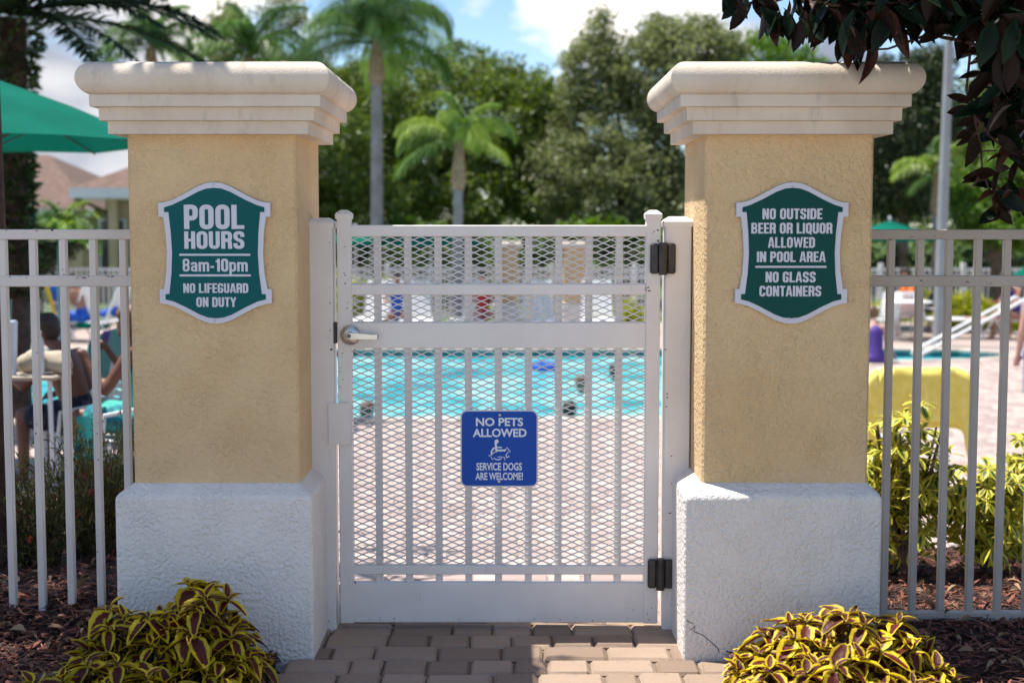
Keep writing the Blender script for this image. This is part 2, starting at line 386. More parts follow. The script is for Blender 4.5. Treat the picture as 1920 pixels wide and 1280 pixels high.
M['lime_leaf'] = mat('lime_leaves', (.20, .25, .01), (.55, .55, .04), rough=.45, attr='rnd', translucent=.3, ramp=(.2, .9))
M['frond'] = mat('palm_frond', (.055, .12, .025), (.17, .28, .065), rough=.45, objrand=True, translucent=.35, scale=1.5)
M['frond_y'] = mat('palm_frond_yellow', (.09, .17, .028), (.25, .34, .06), rough=.45, objrand=True, translucent=.35, scale=1.5)
M['frond_d'] = mat('palm_frond_dark', (.008, .014, .006), (.032, .045, .018), rough=.7, spec=.08, objrand=True, translucent=.15, scale=1.5)
M['coleus'] = mat_edge('coleus_leaf', (.10, .012, .008), (.60, .44, .014), thr=.385, soft=.05, rnd_dark=.35)
M['schefflera'] = mat_edge('variegated_leaf', (.03, .10, .015), (.60, .54, .06), thr=.20, soft=.12, rnd_dark=.25, rough=.35)
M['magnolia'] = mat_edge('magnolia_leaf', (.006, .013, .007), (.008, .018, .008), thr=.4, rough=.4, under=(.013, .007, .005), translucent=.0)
M['mag_twig'] = mat('magnolia_twig', (.05, .022, .018), (.11, .055, .04), rough=.8, scale=40)
M['rust_leaf'] = mat_edge('rust_leaf', (.03, .008, .006), (.05, .013, .008), thr=.4, rough=.5, under=(.06, .018, .009), translucent=.2)
M['wisp'] = mat('wispy_leaves', (.05, .055, .015), (.24, .21, .07), rough=.6, attr='rnd', translucent=.3, ramp=(.2, .9))
M['red_flower'] = mat('red_flower', (.45, .01, .015), (.6, .05, .03), rough=.5)
M['paver'] = mat('paver', (.235, .165, .12), (.345, .25, .185), rough=.85, scale=9, objrand=True, bump=.5, bscale=90, bdist=.004, dirt=((.12, .10, .09), 18, .58, .5))
M['paver_s'] = mat('paver_far', (.34, .26, .235), (.46, .37, .33), rough=.85, scale=9, attr='rnd', bump=.4, bscale=70, bdist=.004)
M['paver_d'] = mat('paver_deck', (.36, .28, .255), (.48, .39, .35), rough=.85, scale=9, objrand=True, bump=.4, bscale=90, bdist=.004)
M['sand'] = mat('joint_sand', (.16, .12, .09), (.24, .185, .14), rough=.95, scale=60)
M['deck'] = mat('deck_concrete', (.33, .26, .23), (.41, .33, .29), rough=.9, scale=3, bump=.3, bscale=30, bdist=.01)
M['coping'] = mat('coping', (.40, .33, .28), (.50, .43, .37), rough=.85, scale=8, objrand=True)
M['tile'] = mat('pool_tile', (.01, .12, .14), (.02, .22, .24), rough=.15, scale=4, objrand=True)
M['soil'] = mat('soil', (.022, .012, .009), (.07, .035, .025), rough=.95, scale=15, bump=.8, bscale=60, bdist=.02)
M['chip'] = mat('mulch_chip', (.03, .010, .007), (.26, .095, .06), rough=.85, attr='rnd', scale=30)
M['dead_leaf'] = mat('dead_leaf', (.10, .05, .025), (.34, .22, .13), rough=.8, attr='rnd')
M['grass'] = mat('lawn', (.05, .10, .02), (.10, .17, .04), rough=.9, scale=2, bump=.5, bscale=20, bdist=.05)
M['wall'] = mat('house_wall', (.42, .33, .20), (.48, .38, .25), rough=.9, scale=2)
M['roof'] = mat('shingle_roof', (.11, .066, .05), (.18, .115, .09), rough=.9, scale=7, bump=.4, bscale=20, bdist=.02)
M['trim'] = mat('white_trim', (.62, .66, .68), (.7, .73, .74), rough=.6)
M['glass'] = mat('dark_glass', (.02, .03, .035), rough=.08)
M['skin'] = mat('skin', (.30, .135, .085), (.36, .17, .11), rough=.55, scale=5)
M['skin_dark'] = mat('skin_tan', (.13, .048, .026), (.18, .07, .04), rough=.5, scale=5)
M['skin_pale'] = mat('skin_pale', (.5, .26, .2), (.58, .32, .25), rough=.55, scale=5)
M['hair'] = mat('dark_hair', (.012, .008, .006), (.05, .028, .018), rough=.6, scale=60, bump=.5, bscale=120, bdist=.01)
M['hair_brown'] = mat('brown_hair', (.11, .055, .03), (.20, .11, .06), rough=.6, scale=60)
M['navy'] = mat('navy_print', (.005, .007, .02), (.06, .07, .10), rough=.8, scale=22, ramp=(.55, .62))
M['teal_print'] = mat('teal_print', (.0, .16, .22), (.05, .42, .36), rough=.8, scale=9, ramp=(.46, .54))
M['purple'] = mat('purple_fabric', (.05, .02, .20), (.08, .035, .26), rough=.7)
M['orange'] = mat('orange_fabric', (.62, .13, .02), (.7, .2, .03), rough=.8)
M['red'] = mat('red_fabric', (.42, .02, .02), (.5, .03, .03), rough=.8)
M['blue_f'] = mat('blue_fabric', (.005, .06, .38), (.02, .12, .55), rough=.8, scale=10)
M['yellow'] = mat('yellow_towel', (.80, .64, .12), (.86, .74, .20), rough=.95, scale=20, bump=.6, bscale=160, bdist=.006)
M['yellow_b'] = mat('bright_yellow', (.75, .45, .02), rough=.8)
M['towel_w'] = mat('white_towel', (.66, .67, .74), (.76, .77, .82), rough=.95, bump=.5, bscale=80, bdist=.006)
M['beige'] = mat('beige_cloth', (.42, .34, .25), (.52, .44, .34), rough=.9, scale=8)
M['teal_cloth'] = mat('pale_teal_cloth', (.10, .26, .23), (.13, .31, .27), rough=.8)
M['clear'] = mat('clear_plastic', (.5, .55, .6), (.62, .66, .7), rough=.15, coat=.5)
M['cup'] = mat('paper_cup', (.55, .62, .72), (.66, .72, .8), rough=.5)
M['pole'] = mat('pole_grey', (.27, .255, .26), (.33, .31, .31), rough=.5, scale=2)
M['crack'] = mat('crack_dark', (.10, .08, .07), rough=.95)

M['bounce'] = mat('bounce_concrete', (.42, .39, .35), (.52, .49, .45), rough=.9, scale=2, bump=.3, bscale=60, bdist=.005)
# water
mw = bpy.data.materials.new('pool_water'); mw.use_nodes = True
n_, l_ = mw.node_tree.nodes, mw.node_tree.links; pb = n_['Principled BSDF']
tc = N(n_, 'ShaderNodeTexCoord'); mp = N(n_, 'ShaderNodeMapping'); mp.inputs['Scale'].default_value = (1, 1.2, 1); l_.new(tc.outputs['Object'], mp.inputs[0])
wv = N(n_, 'ShaderNodeTexNoise'); wv.inputs['Scale'].default_value = .9; wv.inputs['Detail'].default_value = 4; l_.new(mp.outputs[0], wv.inputs[0])
vo = N(n_, 'ShaderNodeTexVoronoi', feature='SMOOTH_F1'); vo.inputs['Scale'].default_value = 3.2; l_.new(mp.outputs[0], vo.inputs['Vector'])
ad = N(n_, 'ShaderNodeMath', operation='MULTIPLY_ADD'); ad.inputs[1].default_value = .45; l_.new(vo.outputs['Distance'], ad.inputs[0]); l_.new(wv.outputs[0], ad.inputs[2])
rp = N(n_, 'ShaderNodeValToRGB'); e = rp.color_ramp.elements; e[0].position = .50; e[0].color = (.0, .24, .33, 1); e[1].position = .86; e[1].color = (.42, .75, .74, 1)  # caustic-like light ripples painted into the water's base colour
e2 = e.new(.65); e2.color = (.03, .50, .57, 1)
l_.new(ad.outputs[0], rp.inputs[0]); l_.new(rp.outputs[0], pb.inputs['Base Color']); pb.inputs['Roughness'].default_value = .12; pb.inputs['IOR'].default_value = 1.33
bp = N(n_, 'ShaderNodeBump'); bp.inputs['Strength'].default_value = .5; bp.inputs['Distance'].default_value = .05
wb = N(n_, 'ShaderNodeTexNoise'); wb.inputs['Scale'].default_value = 3.5; wb.inputs['Detail'].default_value = 4; l_.new(tc.outputs['Object'], wb.inputs[0])
l_.new(wb.outputs[0], bp.inputs['Height']); l_.new(bp.outputs[0], pb.inputs['Normal'])
M['water'] = mw

# ------------------------------------------------------------ ground, lawn, beds
mb = MB()
ys = [-20, 0, 5.5, 5.6, 14, 14.4, 30.5, 31, 60, 400, 900]; zs = [-.07, -.07, -.07, -.07, -.72, -1.3, -1.3, -.72, -.72, -.72, -.72]
V = []
for y, z in zip(ys, zs): V += [(-500, y, z), (500, y, z)]
mb.add(V, [(2 * i, 2 * i + 1, 2 * i + 3, 2 * i + 2) for i in range(len(ys) - 1)])
mb.build('ground', M['soil'], kind='structure')
MB().add([(-400, 32, -.66), (400, 32, -.66), (400, 800, -.66), (-400, 800, -.66)], [(0, 1, 2, 3)]).build('lawn', M['grass'], kind='structure')

def hn(x, y, s=1):
    return math.sin(x * 7.1 * s + 1.3) * math.cos(y * 5.7 * s) * .5 + math.sin(x * 15.3 * s + y * 9.7 * s) * .3
def bed_z(x, y, side):
    z = g(y) + .012 + .018 * hn(x, y)
    if side < 0 and y > 5.0: z += .06 * min(1, (y - 5.0) / .4)
    return z
BEDS = {-1: (-4.4, -.80, 3.0, 9.2), 1: (.72, 4.6, 3.0, 7.1)}
for side, (x0, x1, y0, y1) in BEDS.items():
    nx, ny = 44, 90; V = []; F = []
    for j in range(ny + 1):
        for i in range(nx + 1):
            x = x0 + (x1 - x0) * i / nx; y = y0 + (y1 - y0) * j / ny
            if y > 5.3: x = (x * side - (.75)) * ((abs(x1 if side > 0 else x0) - 1.28) / (abs(x1 if side > 0 else x0) - .75)) * side + 1.28 * side if True else x
            ed = i in (0, nx) or j in (0, ny)
            V.append((x, y, bed_z(x, y, side) - (.07 if ed else 0)))
    for j in range(ny):
        for i in range(nx): F.append((j * (nx + 1) + i, j * (nx + 1) + i + 1, (j + 1) * (nx + 1) + i + 1, (j + 1) * (nx + 1) + i))
    MB().add(V, F).build('planting_bed', M['soil'], smooth=True, kind='structure')
# mulch chips and fallen leaves
CH_V = [(-.5, -.13, -.06), (.5, -.08, -.06), (.5, .08, -.06), (-.5, .13, -.06), (-.46, -.11, .06), (.42, -.06, .05), (.48, .05, .07), (-.5, .09, .05)]
CH_F = [(0, 3, 2, 1), (4, 5, 6, 7), (0, 1, 5, 4), (1, 2, 6, 5), (2, 3, 7, 6), (3, 0, 4, 7)]
def chips(n, side, x0, x1, y0, y1):
    x = rng.uniform(x0, x1, n); y = rng.uniform(y0, y1, n)
    z = np.array([bed_z(a, b, side) for a, b in zip(x, y)]) + rng.uniform(0, .025, n)
    T = np.stack([x, y, z], 1); D = np.stack([rng.normal(size=n), rng.normal(size=n), rng.normal(size=n) * .25], 1)
    s = rng.uniform(.018, .065, n); S = np.stack([s * rng.uniform(.7, 1.5, n), s * rng.uniform(.35, 1.3, n), s * rng.uniform(.12, .5, n)], 1)
    return T, basis(D, rng.uniform(-.6, .6, n)), S
for side, areas in {-1: [(13000, -3.0, -.82, 4.2, 5.6), (5000, -3.6, -1.3, 5.6, 8.5)], 1: [(9000, .75, 3.0, 4.2, 5.6), (5000, 1.3, 3.6, 5.6, 7.0)]}.items():
    Ts, Rs, Ss = zip(*[chips(a[0], side, *a[1:]) for a in areas])
    o = merged('mulch', CH_V, CH_F, np.concatenate(Rs), np.concatenate(Ts), np.concatenate(Ss), M['chip'], kind='stuff')
    o['label'] = 'reddish bark mulch covering the bed left of the path' if side < 0 else 'dark bark mulch covering the bed right of the path'; o['category'] = 'mulch'
    n = 420; T, Rm, S = chips(n, side, areas[0][1], areas[0][2], 4.3, 7.5 if side < 0 else 6.9)
    T[:, 2] += .02; s = rng.uniform(.04, .10, n)
    lv, lf, _e = leaf_mesh(stations=5, wid=.42, peak=.45, curl=.35, fold=.5)
    o = merged('fallen_leaves', lv, lf, Rm, T, s * .8, M['dead_leaf'], kind='stuff')
    o['label'] = 'dry fallen leaves scattered on the left mulch' if side < 0 else 'dry fallen leaves scattered on the right mulch'; o['category'] = 'leaves'

# ------------------------------------------------------------ pavers
PW = .152
def paver_mesh(w, seed, m):
    r = random.Random(seed); h = (w / 2 - .003, PW / 2 - .003, .03)
    P = cpts(*h, .011); P = [(x + r.uniform(-.0025, .0025), y + r.uniform(-.0025, .0025), z + (r.uniform(-.002, .001) if z > 0 else 0)) for x, y, z in P]
    mbx = MB().add(P, hull_topology()); me = bpy.data.meshes.new('paver'); me.from_pydata(mbx.v, [], mbx.f); me.materials.append(m)
    bm = bmesh.new(); bm.from_mesh(me); bmesh.ops.recalc_face_normals(bm, faces=bm.faces); bm.to_mesh(me); bm.free()
    return me
WID = [PW, PW * 1.5, PW, PW * 1.5, PW * .75]
def rows(y0, y1, x0f, x1f):
    out = []; y = y0; k = 0
    r = random.Random(11)
    while y < y1:
        x = x0f(y) - r.random() * .1; x1 = x1f(y); prev = 0
        while x < x1:
            w = r.choice(WID); out.append((x + w / 2, y + PW / 2, w)); x += w
        y += PW + .001
    return out
pm = {w: [paver_mesh(w, i * 7 + int(w * 1000), M['paver']) for i in range(4)] for w in set(WID)}
pmd = {w: [paver_mesh(w, i * 7 + int(w * 1000), M['paver_d']) for i in range(3)] for w in set(WID)}
path = MB().box(-.80, .73, 2.2, 5.6, -.06, -.018).build('paver_path', M['sand'], kind='structure')
r = random.Random(5)
for (x, y, w) in rows(4.0, 5.60, lambda y: -.76, lambda y: .66):
    o = bpy.data.objects.new('paver', random.choice(pm[w])); C.objects.link(o); o.parent = path
    o.location = (x, y, -.03 + r.uniform(-.003, .003)); o.rotation_euler = (r.uniform(-.01, .01), r.uniform(-.01, .01), r.uniform(-.012, .012))
MB().box(-14, 14, -14, 2.2, -.07, -.01).build('bounce_slab', M['bounce'], kind='structure')  # unseen pale slab, added to bounce sunlight onto the front faces
# pool outline and deck
POOL = [(-14, 15.9), (-6, 15.9), (0, 15.9), (1.9, 16.0), (3.0, 16.6), (3.7, 18), (4.2, 20), (4.9, 21.7), (6.0, 22.6), (7.4, 22.9), (8.2, 23.4), (8.35, 24.1), (7.8, 24.7), (6.6, 24.85), (0, 24.85), (-7, 24.85), (-14, 24.85)]
bm = bmesh.new()
outer = [(-30, 14), (30, 14), (30, 32.2), (-30, 32.2)]
def loop(bm, pts, z):
    vsx = [bm.verts.new((p[0], p[1], z)) for p in pts]
    return [bm.edges.new((vsx[i], vsx[(i + 1) % len(vsx)])) for i in range(len(vsx))], vsx
e1, _ = loop(bm, outer, DECK - .012); e2_, _ = loop(bm, POOL, DECK - .012)
bmesh.ops.triangle_fill(bm, edges=e1 + e2_, use_beauty=True)
v4 = [bm.verts.new(p) for p in ((-30, 9.1, g(9.1) - .012), (30, 9.1, g(9.1) - .012), (30, 14.0, DECK - .012), (-30, 14.0, DECK - .012))]; bm.faces.new(v4)
v4 = [bm.verts.new(p) for p in ((-1.35, 5.6, -.012), (30, 5.6, -.012), (30, 9.1, g(9.1) - .012), (-1.35, 9.1, g(9.1) - .012))]; bm.faces.new(v4)
bmesh.ops.recalc_face_normals(bm, faces=bm.faces)
me = bpy.data.meshes.new('pool_deck'); bm.to_mesh(me); bm.free(); me.materials.append(M['deck']); deck = place('pool_deck', me, kind='structure')
MB().add([(p[0], p[1], DECK - .13) for p in POOL], [tuple(range(len(POOL)))]).build('pool_water', M['water'], kind='structure')
def inpool(x, y, mrg=.3):
    if y < 15.9 - mrg or y > 24.85 + mrg: return False
    # right boundary as a function of y
    ysb = [15.6, 16.0, 16.6, 18, 20, 21.7, 22.6, 22.9, 23.4, 25.1]; xsb = [0, 1.9, 3.0, 3.7, 4.2, 4.9, 6.0, 7.4, 8.2, 8.35]
    return x < np.interp(y, ysb, xsb) + mrg
allp = rows(5.62, 14.0, lambda y: -1.3 if y < 9.2 else -6, lambda y: 1.3 if y < 7.1 else min(9, y * .42 + 1))
allp += rows(14.0, 23.0, lambda y: -7, lambda y: 9.5)
allp = [p for p in allp if not inpool(p[0], p[1])]
near = sorted(allp, key=lambda p: p[1] + abs(p[0]) * .3)
vis = [p for p in near if abs(p[0] + .05) < .30 * p[1] and p[1] < 9.5][:295]; vs_set = set(vis)
tilt = -math.atan(.65 / 8.4)
for (x, y, w) in vis:
    o = bpy.data.objects.new('paver', random.choice(pmd[w])); C.objects.link(o); o.parent = deck
    o.location = (x, y, g(y) - .03 + r.uniform(-.002, .002)); o.rotation_euler = (tilt, 0, r.uniform(-.01, .01))
rest = [p for p in allp if p not in vs_set]
T = np.array([(p[0], p[1], g(p[1]) - .03) for p in rest]); S = np.array([(p[2] / PW, 1, 1) for p in rest])
ang = np.array([tilt if p[1] < 13.95 else 0 for p in rest]); Rm = np.zeros((len(rest), 3, 3)); Rm[:, 0, 0] = 1
Rm[:, 1, 1] = np.cos(ang); Rm[:, 1, 2] = -np.sin(ang); Rm[:, 2, 1] = np.sin(ang); Rm[:, 2, 2] = np.cos(ang)
h = PW / 2 - .004
PV = [(-h, -h, 0), (h, -h, 0), (h, h, 0), (-h, h, 0), (-h, -h, .024), (h, -h, .024), (h, h, .024), (-h, h, .024), (-h + .005, -h + .005, .03), (h - .005, -h + .005, .03), (h - .005, h - .005, .03), (-h + .005, h - .005, .03)]
PF = [(8, 9, 10, 11), (4, 5, 9, 8), (5, 6, 10, 9), (6, 7, 11, 10), (7, 4, 8, 11), (0, 1, 5, 4), (1, 2, 6, 5), (2, 3, 7, 6), (3, 0, 4, 7)]
merged('pavers', PV, PF, Rm, T, S, M['paver_s'], deck, kind='stuff')
# coping stones and waterline tiles round the pool
coping_t = thing('pool_edge', 'pale stone coping and teal waterline tiles round the blue pool', 'pool edge', (0, 20, DECK))
pts = []
for i in range(len(POOL) - 1):
    a, b = Vector((*POOL[i], 0)), Vector((*POOL[i + 1], 0)); pts.append((a, b))
cop = MB().box(-.148, .148, -.16, .16, -.04, .012, .01); cme = bpy.data.meshes.new('coping_stone'); cme.from_pydata(cop.v, [], cop.f); cme.materials.append(M['coping'])
til = MB().box(-.073, .073, -.01, .01, -.15, -.012, .004); tme = bpy.data.meshes.new('tile'); tme.from_pydata(til.v, [], til.f); tme.materials.append(M['tile'])
total = 0
for a, b in pts:
    L = (b - a).length; d = (b - a).normalized(); nrm = Vector((d.y, -d.x, 0)); rz = math.atan2(d.y, d.x)
    if a.x < -8 and b.x < -8: continue
    k = max(1, round(L / .30))
    for i in range(k):
        p = a + (b - a) * (i + .5) / k
        if p.x < -9: continue
        o = bpy.data.objects.new('coping_stone', cme); C.objects.link(o); o.parent = coping_t
        o.location = (p + nrm * .10) + Vector((0, -20, 0)); o.rotation_euler = (0, 0, rz); o.scale = (L / k / .30, 1, 1)
    if p.y > 22:
        k = max(1, round(L / .15))
        for i in range(k):
            p = a + (b - a) * (i + .5) / k
            if p.x < -9: continue
            o = bpy.data.objects.new('tile', tme); C.objects.link(o); o.parent = coping_t
            o.location = (p - nrm * .012) + Vector((0, -20, 0)); o.rotation_euler = (0, 0, rz); o.scale = (L / k / .15, 1, 1)

# ------------------------------------------------------------ gate pillars
def pillar(x0, x1, y0, y1, bx0, bx1, label, name='gate_pillar'):
    t = thing(name, label, 'pillar', ((x0 + x1) / 2, (y0 + y1) / 2, 0), 'stuccoed gate pillars')
    zb, zt = .615, 1.838
    MB().box(x0, x1, y0, y1, zb - .05, zt + .02, .008).build('shaft', M['stucco_tan'], t)
    # base with a sloping shoulder
    by0, by1 = y0 - .062, y1 + .062; V = []
    for z, k in ((-.06, 0), (zb - .055, 0), (zb - .035, .012), (zb + .005, 1.04)):
        ex0 = bx0 + (x0 - bx0) * k; ex1 = bx1 + (x1 - bx1) * k; ey0 = by0 + (y0 - by0) * k; ey1 = by1 + (y1 - by1) * k
        V += [(ex0, ey0, z), (ex1, ey0, z), (ex1, ey1, z), (ex0, ey1, z)]
    F = [(i * 4 + j, i * 4 + (j + 1) % 4, i * 4 + 4 + (j + 1) % 4, i * 4 + 4 + j) for i in range(3) for j in range(4)] + [(12, 13, 14, 15)]
    b = MB().add(V, F).build('base', M['stucco_white'], t)
    bv = b.modifiers.new('bevel', 'BEVEL'); bv.width = .012; bv.segments = 3; bv.limit_method = 'ANGLE'; bv.angle_limit = R(30)
    # moulded cap
    mb = MB()
    prof = [(.051, zt), (.051, zt + .040), (.052, zt + .043), (.074, zt + .045), (.075, zt + .085), (.076, zt + .088), (.099, zt + .090), (.100, zt + .126)]
    zc = zt + .184; rr = .057
    prof += [(.081 + rr * math.cos(a) * .97, zc + rr * math.sin(a)) for a in [R(q) for q in range(-72, 91, 9)]]
    V = []
    for (o, z) in prof: V += [(x0 - o, y0 - o, z), (x1 + o, y0 - o, z), (x1 + o, y1 + o, z), (x0 - o, y1 + o, z)]
    n = len(prof); F = [(i * 4 + j, i * 4 + (j + 1) % 4, i * 4 + 4 + (j + 1) % 4, i * 4 + 4 + j) for i in range(n - 1) for j in range(4)]
    F += [(3, 2, 1, 0), tuple((n - 1) * 4 + k for k in range(4))]
    mb.add(V, F).build('cap', M['cap'], t, smooth=True)
    return t
PL = pillar(-1.337, -.752, 4.98, 5.57, -1.392, -.700, 'tan stucco pillar left of the gate carrying the pool hours sign')
PR = pillar(.672, 1.258, 4.98, 5.57, .605, 1.298, 'tan stucco pillar right of the gate carrying the no outside beer sign')
# hairline crack low on the right base
ck = [at(u, v, 4.917) for u, v in ((1296, 1180), (1303, 1172), (1301, 1183), (1318, 1190), (1333, 1203), (1345, 1213), (1349, 1222))]
MB().tube([p + Vector((0, .001, 0)) for p in ck], .0016, 5).build('crack', M['crack'], PR)
ck = [at(u, v, 4.917) for u, v in ((1258 + 30, 1162), (1293, 1166), (1300, 1168))]
MB().tube([p + Vector((0, .001, 0)) for p in ck], .0014, 5).build('crack', M['crack'], PR)

# ------------------------------------------------------------ signs on the pillars
def fit_text(body, x0, x1, zb, zt, y, m, parent, bold=.03, name='lettering', ref='H', spacing=1.0, thick=.0012):
    """a line of lettering whose capitals stand from zb to zt and whose width runs x0..x1"""
    def mk(s):
        cu = bpy.data.curves.new(name, 'FONT'); cu.body = s; cu.size = 1; cu.offset = bold; cu.extrude = .02; cu.resolution_u = 4; cu.space_character = spacing
        o = bpy.data.objects.new(name, cu); C.objects.link(o)
        bpy.context.view_layer.update()
        me = bpy.data.meshes.new_from_object(o.evaluated_get(bpy.context.evaluated_depsgraph_get())); bpy.data.objects.remove(o); return me
    mr = mk(ref); zr = [v.co.y for v in mr.vertices]; r0, r1 = min(zr), max(zr)
    me = mk(body); xs = [v.co.x for v in me.vertices]; a0, a1 = min(xs), max(xs)
    sx = (x1 - x0) / (a1 - a0); sz = (zt - zb) / (r1 - r0)
    for v in me.vertices:
        c = v.co.copy(); v.co = ((c.x - a0) * sx + x0, y - (c.z + .02) * thick / .04, (c.y - r0) * sz + zb)
    me.name = name; me.materials.clear(); me.materials.append(m)
    return place(name, me, parent)
GL_ = dict(l=.10, r=.42, b=.085, t=.915)
def rounded(pts, rad, closed=False):
    out = []; n = len(pts)
    for i, p in enumerate(pts):
        if not closed and i in (0, n - 1): out.append(p); continue
        a, b = Vector(pts[i - 1]), Vector(pts[(i + 1) % n]); q = Vector(p); da, db = (a - q), (b - q)
        ra = min(rad, da.length * .48); rb = min(rad, db.length * .48); p0 = q + da.normalized() * ra; p1 = q + db.normalized() * rb
        for k_ in range(6):
            t_ = k_ / 5; out.append(tuple(p0 * (1 - t_) ** 2 + q * 2 * t_ * (1 - t_) + p1 * t_ ** 2))
    return out
l, r_, b_, t_2 = .10, .42, .085, .915
def S_(pts, rad=0, cl=False, w=None): return (pts, rad, cl, w)
GLY = {
 'O': (.52, [S_([(l, .5), (l, t_2), (r_, t_2), (r_, b_), (l, b_)], .17, True)]), 'L': (.46, [S_([(l, 0), (l, 1)]), S_([(l, b_), (.46, b_)], w=.15)]),
 'P': (.50, [S_([(l, 0), (l, 1)]), S_([(l, t_2), (r_ - .01, t_2), (r_ - .01, .45), (l, .45)], .15)]), 'H': (.52, [S_([(l, 0), (l, 1)]), S_([(r_, 0), (r_, 1)]), S_([(l, .5), (r_, .5)], w=.15)]),
 'U': (.52, [S_([(l, 1), (l, b_), (r_, b_), (r_, 1)], .17)]), 'R': (.52, [S_([(l, 0), (l, 1)]), S_([(l, t_2), (r_, t_2), (r_, .49), (l, .49)], .14), S_([(.30, .49), (r_ - .01, .42), (r_, 0)], .1)]),
 'S': (.52, [S_([(r_, .68), (r_, t_2), (l, t_2), (l, .56), (r_, .44), (r_, b_), (l, b_), (l, .32)], .15)]), 'N': (.54, [S_([(l, 0), (l, 1)]), S_([(.44, 0), (.44, 1)]), S_([(.12, .97), (.42, .03)], w=.16)]),
 'I': (.20, [S_([(l, 0), (l, 1)])]), 'F': (.43, [S_([(l, 0), (l, 1)]), S_([(l, t_2), (.43, t_2)], w=.16), S_([(l, .5), (.40, .5)], w=.15)]), 'E': (.43, [S_([(l, 0), (l, 1)]), S_([(l, .92), (.43, .92)], w=.155), S_([(l, .5), (.40, .5)], w=.15), S_([(l, .08), (.43, .08)], w=.155)]),
 'G': (.52, [S_([(r_, .68), (r_, t_2), (l, t_2), (l, b_), (r_, b_), (r_, .46), (.26, .46)], .13)]), 'C': (.52, [S_([(r_, .66), (r_, t_2), (l, t_2), (l, b_), (r_, b_), (r_, .34)], .17)]),
 'A': (.54, [S_([(.07, 0), (.235, 1)], w=.16), S_([(.47, 0), (.305, 1)], w=.16), S_([(.12, .25), (.42, .25)], w=.13), S_([(.17, .93), (.37, .93)], w=.14)]),
 'D': (.52, [S_([(l, 0), (l, 1)]), S_([(l, t_2), (r_, t_2), (r_, b_), (l, b_)], .18)]), 'T': (.46, [S_([(0, t_2), (.46, t_2)], w=.16), S_([(.23, 0), (.23, .98)])]),
 'Y': (.52, [S_([(.06, 1), (.26, .42)], w=.17), S_([(.46, 1), (.26, .42)], w=.17), S_([(.26, 0), (.26, .5)])]),
 'B': (.52, [S_([(l, 0), (l, 1)]), S_([(l, .92), (r_ - .01, .92), (r_ - .01, .53), (l, .53)], .14, w=.16), S_([(l, .50), (r_, .50), (r_, .08), (l, .08)], .14, w=.16)]),
 'Q': (.52, [S_([(l, .5), (l, t_2), (r_, t_2), (r_, b_), (l, b_)], .17, True), S_([(.27, .2), (.48, -.08)], w=.13)]), 'W': (.80, [S_([(.07, 1), (.22, .03)], w=.15), S_([(.22, .03), (.40, .97)], w=.13), S_([(.40, .97), (.58, .03)], w=.13), S_([(.58, .03), (.73, 1)], w=.15)]),
 '8': (.52, [S_([(l, .7), (l, .925), (r_, .925), (r_, .53), (l, .53)], .15, True, .15), S_([(l, .3), (l, .51), (r_, .51), (r_, .08), (l, .08)], .15, True, .16)]), '0': (.52, [S_([(l, .5), (l, t_2), (r_, t_2), (r_, b_), (l, b_)], .17, True)]),
 '1': (.36, [S_([(.24, 0), (.24, 1)]), S_([(.04, .78), (.22, .82)], w=.13)]), '-': (.30, [S_([(.03, .36), (.27, .36)], w=.15)]),
 'a': (.50, [S_([(l, .52), (l, .66), (r_ - .02, .66), (r_ - .02, 0)], .13, w=.16), S_([(r_ - .02, .41), (l, .37), (l, .075), (r_ - .02, .09)], .12, w=.14)]),
 'm': (.78, [S_([(l, 0), (l, .74)], w=.17), S_([(l, .62), (.2, .66), (.39, .66), (.39, 0)], .11, w=.16), S_([(.39, .62), (.5, .66), (.68, .66), (.68, 0)], .11, w=.16)]),
 'p': (.50, [S_([(l, -.22), (l, .74)], w=.17), S_([(l, .66), (r_ - .01, .66), (r_ - .01, .08), (l, .08)], .14, w=.16)]), ' ': (.22, [])}
def heavy_text(body, x0, x1, zb, zt, y, m, parent, gap=.055):
    tot = sum(GLY[c][0] for c in body) + gap * (len(body) - 1); sx = (x1 - x0) / tot; sz = zt - zb; x = 0; mbt = MB(); q = 0
    for c in body:
        w_, strokes = GLY[c]
        for (pp, rad, cl, sw) in strokes:
            pl = rounded(pp, rad, cl) if rad else pp; hw = (sw or .19) / 2; V = []; n = len(pl); q += 1
            P2 = [Vector(p) for p in pl]
            for i, p in enumerate(P2):
                a = P2[i - 1] if (i or cl) else p; b = P2[(i + 1) % n] if (i < n - 1 or cl) else p
                d = (b - a).normalized(); nn = Vector((-d.y, d.x)) * hw; yy = y - .0012 - (q % 7) * .00003
                for (e, dd) in ((p + nn, 0), (p - nn, 0), (p - nn, .0012), (p + nn, .0012)): V.append((x0 + (x + e.x) * sx, yy + dd, zb + e.y * sz))
            F = [(i * 4 + j_, ((i + 1) % n) * 4 + j_, ((i + 1) % n) * 4 + (j_ + 1) % 4, i * 4 + (j_ + 1) % 4) for i in range(n if cl else n - 1) for j_ in range(4)]
            if not cl: F += [(0, 1, 2, 3), tuple(4 * n - 4 + q_ for q_ in (3, 2, 1, 0))]
            mbt.add(V, F)
        x += w_ + gap
    return mbt.build('lettering', m, parent)
OUTL = [(0, 568), (60, 562), (130, 535), (250, 470), (340, 425), (400, 408), (450, 405), (450, 292), (413, 292), (395, 160), (387, 0), (396, -160), (417, -288), (452, -288), (452, -402), (400, -410), (340, -428), (250, -472), (130, -537), (60, -562), (0, -568)]
INNR = [(0, 524), (60, 518), (130, 492), (250, 428), (340, 387), (403, 368), (403, 330), (368, 330), (352, 160), (345, 0), (353, -160), (373, -328), (405, -330), (405, -372), (340, -388), (250, -430), (130, -494), (60, -519), (0, -524)]
